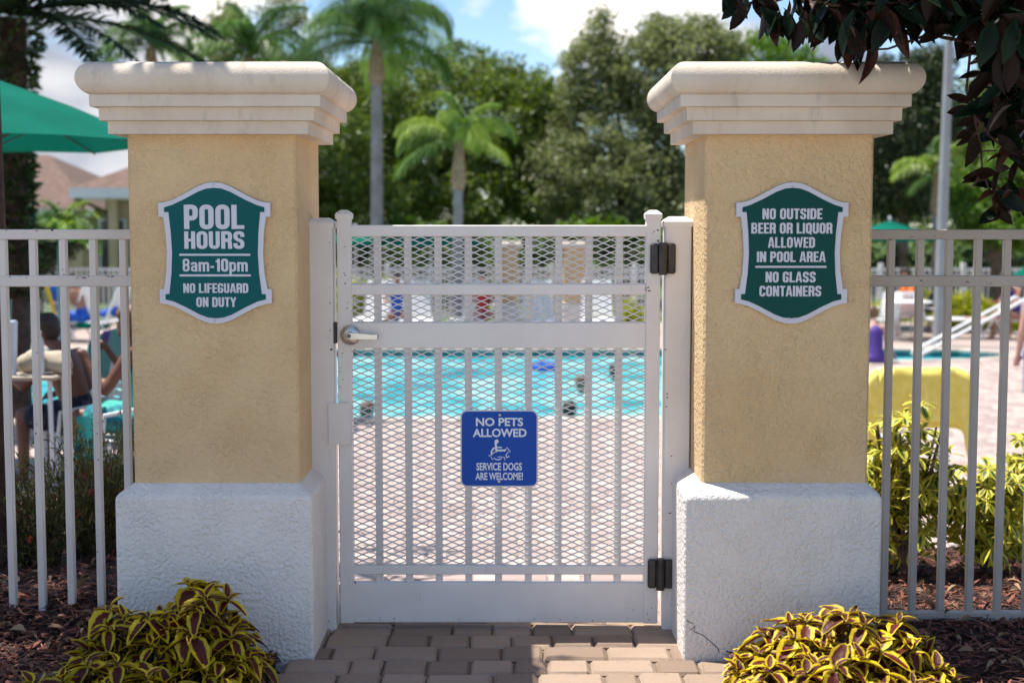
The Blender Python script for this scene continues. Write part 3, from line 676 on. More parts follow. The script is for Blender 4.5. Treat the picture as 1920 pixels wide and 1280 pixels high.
def shield(name, cx, label, green, lines, rules, nails):
    k = .39 / 902; cz = 1.4285; y = 4.974
    t = thing(name, label, 'sign', (cx, y, cz))
    full = lambda L: [(cx + x * k, cz + z * k) for x, z in L] + [(cx - x * k, cz + z * k) for x, z in L[::-1][1:-1]]
    MB().prism(full(OUTL), y - .009, y + .002).build('border', M['sign_w'], t)
    MB().prism(full(INNR), y - .0105, y - .005).build('panel', green, t)
    for (s, xa, xb, ya, yb) in lines:
        heavy_text(s, cx + (xa - 525) * k, cx + (xb - 525) * k, cz + (656 - yb) * k, cz + (656 - ya) * k, y - .0102, M['sign_w'], t)
    for (xa, xb, yc) in rules:
        MB().box(cx + (xa - 525) * k, cx + (xb - 525) * k, y - .0118, y - .0103, cz + (656 - yc - 8) * k, cz + (656 - yc + 8) * k).build('rule', M['sign_w'], t)
    for (xn, yn) in nails:
        MB().ball((cx + (xn - 525) * k, y - .010, cz + (656 - yn) * k), (.0045, .002, .0045), 8).build('screw', M['chrome'], t, smooth=True)
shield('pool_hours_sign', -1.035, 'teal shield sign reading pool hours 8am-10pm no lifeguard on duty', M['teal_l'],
       [('POOL', 280, 765, 268, 462), ('HOURS', 280, 765, 480, 620), ('8am-10pm', 262, 790, 700, 803), ('NO LIFEGUARD', 265, 790, 898, 975), ('ON DUTY', 368, 690, 1010, 1088)],
       [(238, 810, 668), (238, 812, 834)], [(523, 103), (515, 1200)])
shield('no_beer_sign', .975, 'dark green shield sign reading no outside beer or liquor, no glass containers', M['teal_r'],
       [('NO OUTSIDE', 283, 765, 297, 383), ('BEER OR LIQUOR', 195, 848, 412, 498), ('ALLOWED', 332, 710, 527, 612), ('IN POOL AREA', 243, 797, 642, 727), ('NO GLASS', 315, 720, 805, 890), ('CONTAINERS', 267, 767, 918, 1003)],
       [(232, 805, 765)], [(520, 125), (510, 1183)])

# ------------------------------------------------------------ gate
GX0, GX1, GY = -.652, .553, 5.30     # front face of the gate frame
def post(x0, x1, ztop, label):
    t = thing('gate_post', label, 'gate post', ((x0 + x1) / 2, GY + .05, 0), 'white gate posts')
    MB().box(x0, x1, GY - .005, GY + .095, -.02, ztop - .012, .004).build('shaft', M['gate'], t)
    V = []
    for o, z in ((.005, ztop - .030), (.006, ztop - .012), (.002, ztop - .006), (-.020, ztop + .008)):
        V += [(x0 - o, GY - .005 - o, z), (x1 + o, GY - .005 - o, z), (x1 + o, GY + .095 + o, z), (x0 - o, GY + .095 + o, z)]
    F = [(i * 4 + j, i * 4 + (j + 1) % 4, i * 4 + 4 + (j + 1) % 4, i * 4 + 4 + j) for i in range(3) for j in range(4)] + [(12, 13, 14, 15), (3, 2, 1, 0)]
    MB().add(V, F).build('post_cap', M['gate'], t)
    return t
LP = post(-.762, -.667, 1.545, 'square white gate post against the left pillar, on the latch side')
RP = post(.570, .668, 1.55, 'square white gate post against the right pillar, holding the hinges')
MB().box(-.6665, -.6555, GY - .004, GY + .03, 1.085, 1.165, .002).build('latch_strike', M['black'], LP)
G = thing('pool_gate', 'white metal gate of bars and expanded mesh between the two pillars', 'gate', (-.05, GY, 0))
for a, b in ((GX0, GX0 + .052), (GX1 - .054, GX1)):
    MB().box(a, b, GY, GY + .052, .018, 1.560, .003).build('stile', M['gate'], G)
    V = []
    for o, z in ((.004, 1.548), (.005, 1.566), (.0, 1.572), (-.014, 1.582)):
        V += [(a - o, GY - o, z), (b + o, GY - o, z), (b + o, GY + .052 + o, z), (a - o, GY + .052 + o, z)]
    MB().add(V, [(i * 4 + j, i * 4 + (j + 1) % 4, i * 4 + 4 + (j + 1) % 4, i * 4 + 4 + j) for i in range(3) for j in range(4)] + [(12, 13, 14, 15), (3, 2, 1, 0)]).build('stile_cap', M['gate'], G)
ix0, ix1 = GX0 + .050, GX1 - .052
for z0, z1, nm in ((1.483, 1.526, 'rail'), (1.266, 1.306, 'rail'), (1.067, 1.163, 'lock_rail'), (.206, .239, 'rail'), (.021, .173, 'kick_plate')):
    MB().box(ix0, ix1, GY + .004, GY + .044, z0, z1, .003).build(nm, M['gate'], G)
bx = MB().box(-.0135, .0135, GY + .019, GY + .040, .165, 1.49, .002); bme = bpy.data.meshes.new('bar'); bme.from_pydata(bx.v, [], bx.f); bme.materials.append(M['gate'])
for i in range(9):
    o = place('bar', bme, G); o.location.x = -.503 + .113 * i
def mesh_panel(z0, z1):
    cw, ch = .0567, .0238; mbm = MB(); y = GY + .013
    k = int((z1 - z0) / (ch / 2)) + 2; nx = int((ix1 - ix0) / cw * 8) + 1
    for s in range(k):
        zc = z1 - (s + .5) * ch / 2; V = []; ph = (s % 2) * .5
        for i in range(nx + 1):
            x = ix0 + (ix1 - ix0) * i / nx; t = (x / cw + ph) % 1
            tri = abs(t - .5) * 4 - 1; tri = max(-1, min(1, tri * 1.12)); tri = math.sin(tri * math.pi / 2) * .35 + tri * .65
            z = zc + tri * (ch / 4 - .0006); th = .0021; dy = .0018 + .0012 * tri
            if z > z1 - .001 or z < z0 + .001: z = max(z0 + .001, min(z1 - .001, z))
            V += [(x, y - dy, z - th), (x, y - dy + .0034, z - th * .5), (x, y - dy + .0034, z + th * 1.2), (x, y - dy, z + th)]
        F = [(i * 4 + j, i * 4 + 4 + j, i * 4 + 4 + (j + 1) % 4, i * 4 + (j + 1) % 4) for i in range(nx) for j in range(4)]
        mbm.add(V, F)
    return mbm.build('mesh_panel', M['mesh'], G)
mesh_panel(1.306, 1.483); mesh_panel(1.163, 1.266); mesh_panel(.239, 1.067)
# lever lock
rose_c = at(657, 628, GY - .004)
Mr = Matrix.Translation(rose_c) @ Matrix.Rotation(R(90), 4, 'X')
rs = MB().lathe([(.036, 0), (.0375, .004), (.036, .009), (.030, .013), (.020, .016), (.012, .0165)], 32, Mr).build('lock_rose', M['chrome'], G, smooth=True)
MB().lathe([(.016, .01), (.016, .04), (.014, .045), (.012, .046)], 20, Mr).build('lock_hub', M['chrome'], rs, smooth=True)
MB().lathe([(.008, .045), (.008, .0475), (.006, .048)], 14, Mr).build('keyhole', M['steel_dark'], rs, smooth=True)
c = rose_c
lv = [(c.x - .010, c.y - .040, c.z), (c.x + .03, c.y - .046, c.z - .001), (c.x + .085, c.y - .046, c.z - .004), (c.x + .104, c.y - .040, c.z - .004), (c.x + .108, c.y - .022, c.z - .004)]
ml = MB(); V = []
for i, (x, y, z) in enumerate(lv):
    hh = [.013, .012, .010, .010, .010][i]; V += [(x, y - .005, z - hh), (x, y + .005, z - hh), (x, y + .005, z + hh), (x, y - .005, z + hh)]
ml.add(V, [(i * 4 + j, i * 4 + (j + 1) % 4, i * 4 + 4 + (j + 1) % 4, i * 4 + 4 + j) for i in range(4) for j in range(4)] + [(3, 2, 1, 0), (16, 17, 18, 19)])
lo = ml.build('lever', M['chrome'], G); bv = lo.modifiers.new('bevel', 'BEVEL'); bv.width = .003; bv.segments = 2
# strike guard plate
a = at(615, 755, GY - .008); b = at(658, 833, GY - .008)
MB().box(a.x, b.x, GY - .011, GY - .0065, b.z, a.z, .001).build('guard_plate', M['gate'], G)
for (u, v) in ((665, 655), (664, 661)):
    p = at(u, v, GY - .001); MB().ball(p, .0035, 8).build('screw', M['steel_dark'], G)
# hinges
for (u, v) in ((1243, 485), (1238, 1075)):
    p = at(u, v, GY - .012)
    h = MB().box(p.x - .047, p.x - .014, GY - .016, GY - .001, p.z - .056, p.z + .056, .006).build('hinge', M['black'], G, smooth=False)
    MB().box(p.x + .014, p.x + .047, GY - .022, GY - .006, p.z - .056, p.z + .056, .006).build('hinge_leaf', M['black'], h)
    MB().tube([(p.x, GY - .02, p.z - .060), (p.x, GY - .02, p.z + .060)], .016, 14).build('hinge_barrel', M['black'], h, smooth=True)
# small welding beads and bolt holes on the hinge post
for (u, v) in ((1251, 738), (1251, 745), (1248, 655), (1249, 762)):
    p = at(u, v, GY - .006); MB().ball(p, (.003, .0012, .003), 8).build('bolt_hole', M['steel_dark'], RP)

# chipped paint and rust specks seen on the gate and fences
M['chipped'] = mat('chipped_paint', (.06, .045, .035), (.15, .10, .07), rough=.9, scale=80)
def specks(parent, spots, Y, seed):
    rs2 = random.Random(seed); ms = MB()
    for (u, v, wu, wv, n_s) in spots:
        for _ in range(n_s):
            p = at(u + rs2.uniform(-wu, wu), v + rs2.uniform(-wv, wv), Y); s_ = rs2.uniform(.0008, .0030)
            ms.ball(p, (s_ * rs2.uniform(.6, 2.2), .0008, s_ * rs2.uniform(.6, 1.6)), 6)
    ms.build('paint_chips', M['chipped'], parent)
specks(G, [(645, 402, 11, 3, 16), (645, 520, 8, 60, 10), (640, 700, 4, 40, 9), (1225, 440, 10, 15, 6), (1215, 540, 6, 6, 5), (900, 1160, 250, 4, 10), (660, 1085, 8, 8, 5), (1200, 1150, 25, 12, 6)], GY - .0002, 3)
specks(LP, [(600, 1155, 18, 14, 10), (620, 560, 3, 120, 6)], GY - .0052, 4)
specks(RP, [(1270, 1140, 14, 20, 10), (1262, 900, 10, 120, 7)], GY - .0052, 5)
# blue sign on the gate
k = .29 / (148 * 7.11); cc = at(936, 840.5, GY - .004); y = GY - .003
BS = thing('no_pets_sign', 'square blue sign reading no pets allowed, service dogs are welcome', 'sign', (cc.x, y, cc.z))
BS.rotation_euler = (0, 0, 0)
def rrect(hw, hh, rr):
    out = []
    for (sx, sz, a0) in ((1, 1, 0), (-1, 1, 90), (-1, -1, 180), (1, -1, 270)):
        for q in range(0, 91, 15):
            a = R(a0 + q); out.append((cc.x + sx * (hw - rr) + rr * math.cos(a), cc.z + sz * (hh - rr) + rr * math.sin(a)))
    return out
MB().prism(rrect(.146, .146, .026), y - .002, y + .001).build('border', M['sign_w'], BS)
MB().prism(rrect(.1405, .1405, .021), y - .0032, y - .001).build('panel', M['blue'], BS)
for (s, xa, xb, ya, yb, bo) in (('NO PETS', 295, 937, 224, 337, .028), ('ALLOWED', 252, 985, 372, 487, .028), ('SERVICE DOGS', 300, 922, 842, 945, .024), ('ARE WELCOME!', 287, 935, 977, 1078, .024)):
    fit_text(s, cc.x + (xa - 612) * k, cc.x + (xb - 612) * k, cc.z + (647 - yb) * k, cc.z + (647 - ya) * k, y - .003, M['sign_wb'], BS, bold=bo, thick=.0008)
def ribbon(pts, w, zoff=0):
    P = [(cc.x + (x - 612) * k, cc.z + (647 - z) * k) for x, z in pts]; V = []; hw = w * k / 2
    for i, p in enumerate(P):
        a = Vector(P[max(i - 1, 0)]); b = Vector(P[min(i + 1, len(P) - 1)]); d = (b - a).normalized(); nn = Vector((-d.y, d.x)) * hw
        yy = y - .0040 - zoff
        V += [(p[0] - nn.x, yy, p[1] - nn.y), (p[0] + nn.x, yy, p[1] + nn.y), (p[0] + nn.x, yy + .0006, p[1] + nn.y), (p[0] - nn.x, yy + .0006, p[1] - nn.y)]
    return V, [(i * 4 + j, i * 4 + (j + 1) % 4, i * 4 + 4 + (j + 1) % 4, i * 4 + 4 + j) for i in range(len(P) - 1) for j in range(4)] + [(3, 2, 1, 0), tuple(4 * len(P) - 4 + q for q in range(4))]
sym = MB()
hd = [(577 + 28 * math.cos(R(q)), 547 + 28 * math.sin(R(q))) for q in range(0, 360, 20)]
sym.prism([(cc.x + (x - 612) * k, cc.z + (647 - z) * k) for x, z in hd], y - .0041, y - .0034)
for i, (pp, w) in enumerate([([(562, 540), (566, 600), (572, 680)], 28), ([(572, 628), (650, 630)], 16), ([(568, 672), (690, 670), (700, 660)], 26),
              ([(548, 632), (520, 660), (507, 690), (508, 725)], 22), ([(465, 742), (500, 740), (540, 700), (580, 690)], 9), ([(700, 660), (718, 628), (735, 655), (765, 685), (735, 695), (705, 730)], 10),
              ([(705, 730), (715, 770), (750, 750)], 16), ([(500, 755), (520, 800), (545, 770), (560, 800)], 9), ([(560, 790), (600, 800), (640, 785)], 14), ([(640, 770), (680, 760), (690, 805)], 10), ([(590, 765), (640, 755)], 9)]):
    Vv, Ff = ribbon(pp, w, i * .00004); sym.add(Vv, Ff)
sym.build('dog_emblem', M['sign_wb'], BS)
for (xn, yn) in ((618, 188), (606, 1102)):
    MB().ball((cc.x + (xn - 612) * k, y - .0035, cc.z + (647 - yn) * k), (.006, .003, .006), 10).build('rivet', M['chrome'], BS, smooth=True)

# ------------------------------------------------------------ fences beside the pillars
M['fence_shaded'] = mat('fence_paint_shaded', (.46, .40, .35), (.54, .475, .42), rough=.5, scale=4, bump=.1, bscale=90, bdist=.001, dirt=((.12, .09, .07), 22, .70, .8))  # darker, warmer copy of the fence paint: backlit shade put into the colour
def fence(xs, x0, x1, label, fm='fence', rail=True):
    t = thing('metal_fence', label, 'fence', ((x0 + x1) / 2, 5.34, 0), 'picket fences beside the pillars')
    Y = 5.325
    for z0, z1 in ((1.472, 1.510), (1.296, 1.338)) + (((.018, .055),) if rail else ((.03, .06),)):
        MB().box(x0, x1, Y, Y + .038, z0, z1, .003).build('rail', M[fm], t)
    pk = MB().box(-.0135, .0135, Y + .004, Y + .033, .05, 1.474, .003); pme = bpy.data.meshes.new('picket'); pme.from_pydata(pk.v, [], pk.f); pme.materials.append(M[fm])
    for x in xs: o = place('picket', pme, t); o.location.x += x
    if x0 < 0: specks(t, [(155, 520, 14, 2, 12), (205, 519, 8, 2, 8), (60, 434, 50, 3, 6), (30, 519, 20, 2, 5)], Y - .0003, 8); specks(t, [(122, 865, 3, 14, 12), (117, 560, 3, 60, 4), (70, 700, 3, 200, 6), (185, 900, 3, 150, 6)], Y + .0037, 9)
    else: specks(t, [(1700, 445, 60, 5, 8), (1800, 530, 90, 6, 9), (1780, 1155, 90, 5, 9)], Y - .0003, 10)
    return t
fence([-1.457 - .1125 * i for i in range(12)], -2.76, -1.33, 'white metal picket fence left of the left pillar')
fence([1.421 + .1087 * i for i in range(13)], 1.25, 2.80, 'metal picket fence right of the right pillar, shade painted into its colour', 'fence_shaded')

# ------------------------------------------------------------ coleus clumps
col_me = [leaf_data('coleus_leaf', M['coleus'], stations=8, wid=.50 + .05 * i, peak=.40, curl=.22 + .1 * i, fold=.22, serr=.10, wave=.03) for i in range(3)]
def coleus(cx, cy, rx, ry, hgt, label, nro=48, seed=1):
    rr = random.Random(seed); t = thing('coleus_plant', label, 'plant', (cx, cy, 0), 'coleus plants at the foot of the pillars')
    stems = MB(); placed = 0
    for i in range(nro):
        q = (i + .5) / nro; rad = math.sqrt(q); an = i * 2.39996 + rr.uniform(-.3, .3)
        x = rad * math.cos(an) * rx; y = rad * math.sin(an) * ry; z = hgt * (1 - .75 * rad ** 2.2) * rr.uniform(.55, 1.28)
        tipv = Vector((x, y, z)); axis = Vector((x / rx * .55, y / ry * .55 - .35, 1)).normalized()
        stems.tube([Vector((x * .3, y * .3, .0)) + Vector((cx, cy, 0)), Vector((x * .8, y * .8, z * .6)) + Vector((cx, cy, 0)), tipv + Vector((cx, cy, 0))], [.006, .005, .003], 5)
        a0 = rr.uniform(0, 6.28); nl = 6 if placed < 294 else 0
        for kx in range(nl):
            inner = kx >= 4
            a = a0 + kx * math.pi / 2 + (math.pi / 4 if inner else 0) + rr.uniform(-.2, .2)
            e = axis.orthogonal().normalized(); e2 = axis.cross(e); dr = (e * math.cos(a) + e2 * math.sin(a))
            d = dr + axis * (rr.uniform(.5, .9) if inner else rr.uniform(-.25, .25))
            s = rr.uniform(.068, .115) * (.55 if inner else 1) * (1.0 if kx % 2 else 1.1)
            leaf_part('leaf', rr.choice(col_me), t, tipv - axis * (0 if inner else .012), d, rr.uniform(-.25, .25), s); placed += 1
    stems.build('stem', M['mag_twig'], t)
    # lower, older leaves filling the mound
    n = 380; q = rng.random(n) ** .5 * .9; a = rng.uniform(0, 6.28, n)
    P = np.stack([cx + q * np.cos(a) * rx, cy + q * np.sin(a) * ry, hgt * (1 - .75 * q ** 2.2) * rng.uniform(.15, .85, n)], 1)
    D = np.stack([np.cos(a), np.sin(a), rng.uniform(-.6, .4, n)], 1) + rng.normal(size=(n, 3)) * .5
    Vl, Fl, El = leaf_mesh(stations=5, wid=.55, peak=.42, curl=.25, fold=.2)
    merged('lower_leaves', Vl, Fl, basis(D, rng.uniform(-.5, .5, n)), P, rng.uniform(.05, .085, n), M['coleus'], t, kind='stuff', edge=El, smooth=True)
    return t
coleus(-1.06, 4.62, .23, .22, .30, 'tall mound of yellow-edged dark red coleus before the left pillar', 46, 3)
coleus(-1.30, 4.58, .14, .14, .23, 'small redder coleus at the left end of the left mound', 14, 5)
coleus(-1.27, 4.33, .32, .17, .14, 'low coleus clump at the bottom edge left of the path', 26, 8)
coleus(1.08, 4.60, .37, .23, .23, 'wide mound of red and yellow coleus before the right pillar', 48, 13)
coleus(1.00, 4.34, .34, .16, .15, 'low coleus clump at the bottom edge right of the path', 24, 17)

# ------------------------------------------------------------ variegated shrubs behind the right fence
sch_me = [leaf_data('variegated_leaf', M['schefflera'], stations=6, wid=.36 + .06 * i, peak=.6, curl=.2 + .12 * i, fold=.15) for i in range(3)]
def schefflera(cx, cy, z0, rx, ry, hgt, label, nro=40, seed=1, leaf=.06, name='variegated_shrub'):
    rr = random.Random(seed); t = thing(name, label, 'shrub', (cx, cy, z0), 'variegated shrubs behind the right fence')
    st = MB(); base = Vector((cx, cy, z0))
    tops = []
    for i in range(9):
        a = i * 2.4; st.tube([base, base + Vector((math.cos(a) * rx * .3, math.sin(a) * ry * .3, hgt * .45)), base + Vector((math.cos(a) * rx * .6, math.sin(a) * ry * .6, hgt * .85))], [.012, .009, .005], 6)
    for i in range(nro):
        a = rr.uniform(0, 6.28); q = rr.random() ** .5; zf = rr.uniform(.18, 1.0); wz = math.sin(math.pi * min(1, zf * .8 + .15)) ** .6
        x = math.cos(a) * rx * q * wz; y = math.sin(a) * ry * q * wz; z = hgt * zf
        if i % 3: y = -abs(y)
        p = Vector((x, y, z)); ax = Vector((x / rx * .8, y / ry * .8 - .25, .55 + zf * .5)).normalized()
        e = ax.orthogonal().normalized(); e2 = ax.cross(e); a0 = rr.uniform(0, 6)
        for kx in range(7):
            an = a0 + kx * 2 * math.pi / 7; d = e * math.cos(an) + e2 * math.sin(an) + ax * rr.uniform(-.1, .45)
            leaf_part('leaf', rr.choice(sch_me), t, p, d, rr.uniform(-.3, .3), rr.uniform(.75, 1.2) * leaf * 1.35)
    st.build('stem', M['bark'], t)
    n = 700; d = rdir(n); q = rng.uniform(.2, .95, n)
    P = np.stack([cx + d[:, 0] * q * rx, cy + d[:, 1] * q * ry + .03, z0 + hgt * (.5 + d[:, 2] * q * .42)], 1)
    Vl, Fl, El = leaf_mesh(stations=4, wid=.4, peak=.55)
    merged('inner_leaves', Vl, Fl, basis(rdir(n), rng.uniform(-1, 1, n)), P, rng.uniform(.05, .085, n), M['schefflera'], t, kind='stuff', edge=El, smooth=True)
    return t
gz = g(6.3)
schefflera(at(1700, 900, 6.25).x, 6.25, gz, .25, .24, .80, 'tallest yellow-green variegated shrub beside the right pillar', 41, 1)
schefflera(at(1640, 900, 6.45).x, 6.45, gz, .20, .2, .62, 'yellow-green shrub half hidden by the right pillar', 24, 21)
schefflera(at(1850, 980, 6.3).x, 6.3, gz, .24, .22, .52, 'shorter variegated shrub at the right edge behind the fence', 36, 2)
schefflera(at(1915, 960, 6.75).x, 6.75, g(6.75), .22, .2, .60, 'variegated shrub behind the shorter one, at the right edge', 24, 4)

# ------------------------------------------------------------ wispy shrub with red flowers behind the left fence
def wispy(cx, cy, z0, w, hgt, label, ns, seed, flowers=0):
    rr = random.Random(seed); t = thing('wispy_shrub', label, 'shrub', (cx, cy, z0), 'wispy shrubs behind the left fence'); st = MB(); P = []; FL = []
    for i in range(ns):
        a = rr.uniform(0, 6.28); sp = rr.uniform(.2, 1); L = hgt * rr.uniform(.6, 1.1)
        p0 = Vector((cx + rr.uniform(-.1, .1), cy + rr.uniform(-.08, .08), z0)); pts = [p0]
        for q in range(1, 8):
            f = q / 7; pts.append(p0 + Vector((math.cos(a) * w * sp * f ** 1.3, math.sin(a) * w * sp * .6 * f ** 1.3, L * (f - .12 * f * f * sp))) + Vector((rr.uniform(-1, 1), rr.uniform(-1, 1), 0)) * .012)
        st.tube(pts, [.0035 * (1 - .1 * q) for q in range(8)], 4)
        for q in range(2, 8):
            for _ in range(4):
                f = rr.random(); pp = pts[q - 1].lerp(pts[q], f); P.append(pp + Vector((rr.uniform(-1, 1), rr.uniform(-1, 1), rr.uniform(-1, 1))) * .02)
        if flowers and i % flowers == 0: FL.append(pts[rr.choice((4, 5, 6))])
    st.build('stem', M['wisp'] , t)
    n = len(P); D = rng.normal(size=(n, 3)) * .6 + np.array([0, 0, .9])
    s = rng.uniform(.03, .06, n); merged('foliage', LEAF_V, LEAF_F, basis(D, rng.uniform(-1, 1, n)), np.array([tuple(p) for p in P]), np.stack([s, s * .35, s], 1), M['wisp'], t, kind='stuff')
    for f in FL:
        fm = MB()
        for q in range(6):
            fm.tube([f, f + Vector((rr.uniform(-.02, .02), rr.uniform(-.02, .02), rr.uniform(-.04, .0)))], [.002, .0045], 5)
        fm.build('flower', M['red_flower'], t)
    return t
wispy(at(180, 1000, 6.4).x, 6.4, g(6.4) + .06, .34, .62, 'wispy green shrub with thin stems nearest the left pillar', 75, 3, 9)
wispy(at(60, 1000, 6.1).x, 6.1, g(6.1) + .06, .32, .42, 'low feathery shrub with red blossoms at the left edge', 70, 4, 6)
wispy(at(225, 900, 7.2).x, 7.2, g(7.2) + .05, .28, .62, 'bushy stems with red tips rising behind the left pillar', 55, 6, 5)
wispy(at(110, 950, 7.0).x, 7.0, g(7.0) + .05, .30, .45, 'thin dry shrub in the middle of the left bed', 50, 7)

# ------------------------------------------------------------ magnolia overhanging at top right
mag = thing('magnolia_tree', 'dark leathery-leaved tree overhanging the right pillar from the right edge', 'tree', (2.9, 4.4, 0))
MB().tube([(2.9, 4.4, -.05), (2.85, 4.42, 1.2), (2.72, 4.5, 2.4), (2.3, 4.7, 3.2), (1.7, 5.0, 3.9)], [.10, .085, .07, .05, .03], 12).build('trunk', M['bark_dark'], mag, smooth=True)
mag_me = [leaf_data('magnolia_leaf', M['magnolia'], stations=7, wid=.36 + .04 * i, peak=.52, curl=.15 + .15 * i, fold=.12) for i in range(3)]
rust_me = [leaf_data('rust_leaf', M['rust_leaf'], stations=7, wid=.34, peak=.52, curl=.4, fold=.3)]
rr = random.Random(31)
def limb(pts, r0, r1, n=8):
    k = len(pts); return MB().tube(pts, [r0 + (r1 - r0) * i / (k - 1) for i in range(k)], n)
Y0 = 4.75
br = [[at(1990, 150, 4.7), at(1860, 105, Y0), at(1820, 80, Y0), at(1765, 70, Y0), at(1748, 62, Y0), at(1705, 78, Y0), at(1665, 92, Y0), at(1610, 95, Y0)],
      [at(1748, 62, Y0), at(1730, 40, Y0), at(1725, 20, Y0), at(1700, -30, Y0)],
      [at(1735, 45, Y0), at(1745, 15, Y0), at(1760, -30, Y0)],
      [at(1830, -60, Y0), at(1822, 40, Y0), at(1818, 110, Y0), at(1812, 170, Y0), at(1826, 215, Y0), at(1838, 270, Y0), at(1842, 320, Y0), at(1862, 375, Y0)],
      [at(1990, 60, 4.7), at(1900, 150, 4.7), at(1870, 120, 4.7), at(1838, 95, Y0)],
      [at(1826, 215, Y0), at(1855, 255, Y0), at(1900, 290, Y0), at(1960, 330, 4.7)],
      [at(1410, -60, 4.6), at(1450, -20, 4.6), at(1560, 10, 4.65), at(1700, 5, 4.7), at(1900, -20, 4.7)]]
for i, b in enumerate(br): limb(b, .008 if i in (0, 4, 6) else .0055, .003).build('branch', M['mag_twig'], mag, smooth=True)
def mleaf(p, d, s, me=None, roll=None):
    return leaf_part('leaf', me or rr.choice(mag_me), mag, Vector(p) - mag.location, d, rr.uniform(-1.2, 1.2) if roll is None else roll, s)
cnt = 0
# leaves one can pick out: hanging outlines along the bottom of the canopy
def cluster(u, v, Y, n, s=.12, down=.7, rust=.25):
    global cnt
    for _ in range(n):
        a = rr.uniform(0, 6.28); d = Vector((math.cos(a), math.sin(a) * .8, -down + rr.uniform(-.5, .5)))
        mleaf(at(u + rr.uniform(-22, 22), v + rr.uniform(-18, 18), Y + rr.uniform(-.12, .12)), d, s * rr.uniform(.75, 1.2), rust_me[0] if rr.random() < rust * .5 else None); cnt += 1
for (u, v, n, dn) in ((1375, -15, 5, .8), (1420, 0, 6, .9), (1465, 10, 7, .9), (1510, 20, 8, 1.1), (1560, 25, 8, .9), (1600, 40, 8, .8), (1620, 45, 8, 1.2), (1660, 30, 8, .9), (1690, 20, 7, .6),
                     (1560, -10, 7, .5), (1640, -5, 8, .5), (1720, 0, 7, .3), (1770, 5, 8, .4), (1800, 30, 7, .3), (1850, 40, 8, .6), (1880, 80, 9, .6), (1910, 150, 9, .6), (1900, 200, 7, .5)):
    cluster(u, v, 4.7, n, .115, dn)
for (u, v, n) in ((1850, 150, 5), (1870, 185, 6), (1895, 240, 7), (1850, 215, 4), (1880, 265, 6), (1905, 300, 7), (1865, 330, 5), (1890, 350, 5), (1915, 375, 5), (1880, 395, 3), (1835, 245, 3)):
    cluster(u, v, Y0, n, .11, .3, .35)
# single leaves with readable outlines
for (u, v, du, dv, s, ru) in ((1828, 195, -1, -.45, .095, 0), (1832, 205, -1.2, .05, .10, 0), (1835, 222, -1, .25, .085, 0), (1838, 255, -1, .3, .085, 0), (1862, 165, .1, -1, .09, 0), (1630, 60, .25, 1.6, .17, 1), (1600, 60, -.2, 1, .12, 1), (1510, 20, .1, 1, .10, 1), (1440, 10, .4, 1, .11, 1), (1460, 15, .3, 1, .11, 0), (1480, 0, -.1, 1, .09, 1), (1870, 360, -1, .2, .09, 1), (1880, 350, -.5, .9, .10, 1), (1855, 325, -1, .1, .09, 0)):
    p0 = at(u, v, Y0); d = Vector((du, rr.uniform(-.3, .3), -dv)); mleaf(p0, d, s, rust_me[0] if ru else mag_me[0], roll=rr.uniform(.5, 1.1))
# the dense dark crown above and to the right
pts = []
while len(pts) < 15000:
    p = Vector((rr.uniform(.9, 4.2), rr.uniform(4.0, 5.9), rr.uniform(1.9, 4.6)))
    # keep out of the open part of the view
    dy = p.y; a = p.x / dy; e = (p.z - H) / dy
    u = 960 + a * FPX; v = 420 - e * FPX * 1.005
    low = np.interp(u, [1300, 1400, 1500, 1640, 1700, 1790, 1830, 1870, 1920], [-160, -30, 5, 40, 20, 20, 60, 200, 420])
    if v > low: continue
    c0 = Vector((2.5, 4.9, 3.0))
    if ((p.x - c0.x) / 1.9) ** 2 + ((p.y - c0.y) / 1.1) ** 2 + ((p.z - c0.z) / 1.5) ** 2 > 1: continue
    if p.x < 1.5 and v < -40 and rr.random() < .75: continue
    if p.x >= 1.5 and v < -60 and rr.random() < .5: continue
    pts.append(tuple(p))
P = np.array(pts); n = len(P); Vl, Fl, El = leaf_mesh(stations=4, wid=.42, peak=.52, curl=.2)
D = rdir(n); D[:, 2] -= .4
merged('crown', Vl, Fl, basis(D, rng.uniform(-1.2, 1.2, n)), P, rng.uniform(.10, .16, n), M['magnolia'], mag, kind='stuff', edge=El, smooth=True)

# ------------------------------------------------------------ shade tree at the left edge (trunk in view, crown above the frame)
sh = thing('shade_tree', 'slender dark brown tree trunk at the far left edge behind the fence', 'tree', (-2.26, 6.1, 0))
MB().tube([(-2.215, 6.1, -.05), (-2.215, 6.1, 1.0), (-2.23, 6.1, 2.2), (-2.2, 6.05, 3.2), (-2.1, 5.9, 4.2)], [.062, .055, .055, .05, .03], 14).build('trunk', M['bark_dark'], sh, smooth=True)
for a in range(6):
    an = a * 1.05; MB().tube([(-2.2, 6.05, 2.9 + .15 * a), (-2.2 + math.cos(an) * .7, 6.0 + math.sin(an) * .7, 3.6 + .1 * a), (-2.2 + math.cos(an) * 1.5, 5.8 + math.sin(an) * 1.5, 3.9 + .15 * a)], [.03, .02, .008], 8).build('limb', M['bark_dark'], sh, smooth=True)
P = clump_points([((-2.55, 5.6, 4.1), (1.15, 1.3, .8)), ((-3.2, 7.0, 4.0), (1.3, 1.3, .8)), ((-2.7, 4.3, 4.3), (1.0, 1.0, .7))], 11000, 420, .16, .2)
P = P[P[:, 2] > 2.95]
cloud('crown', P, .11, M['dark_leaf'], sh, kind='stuff')

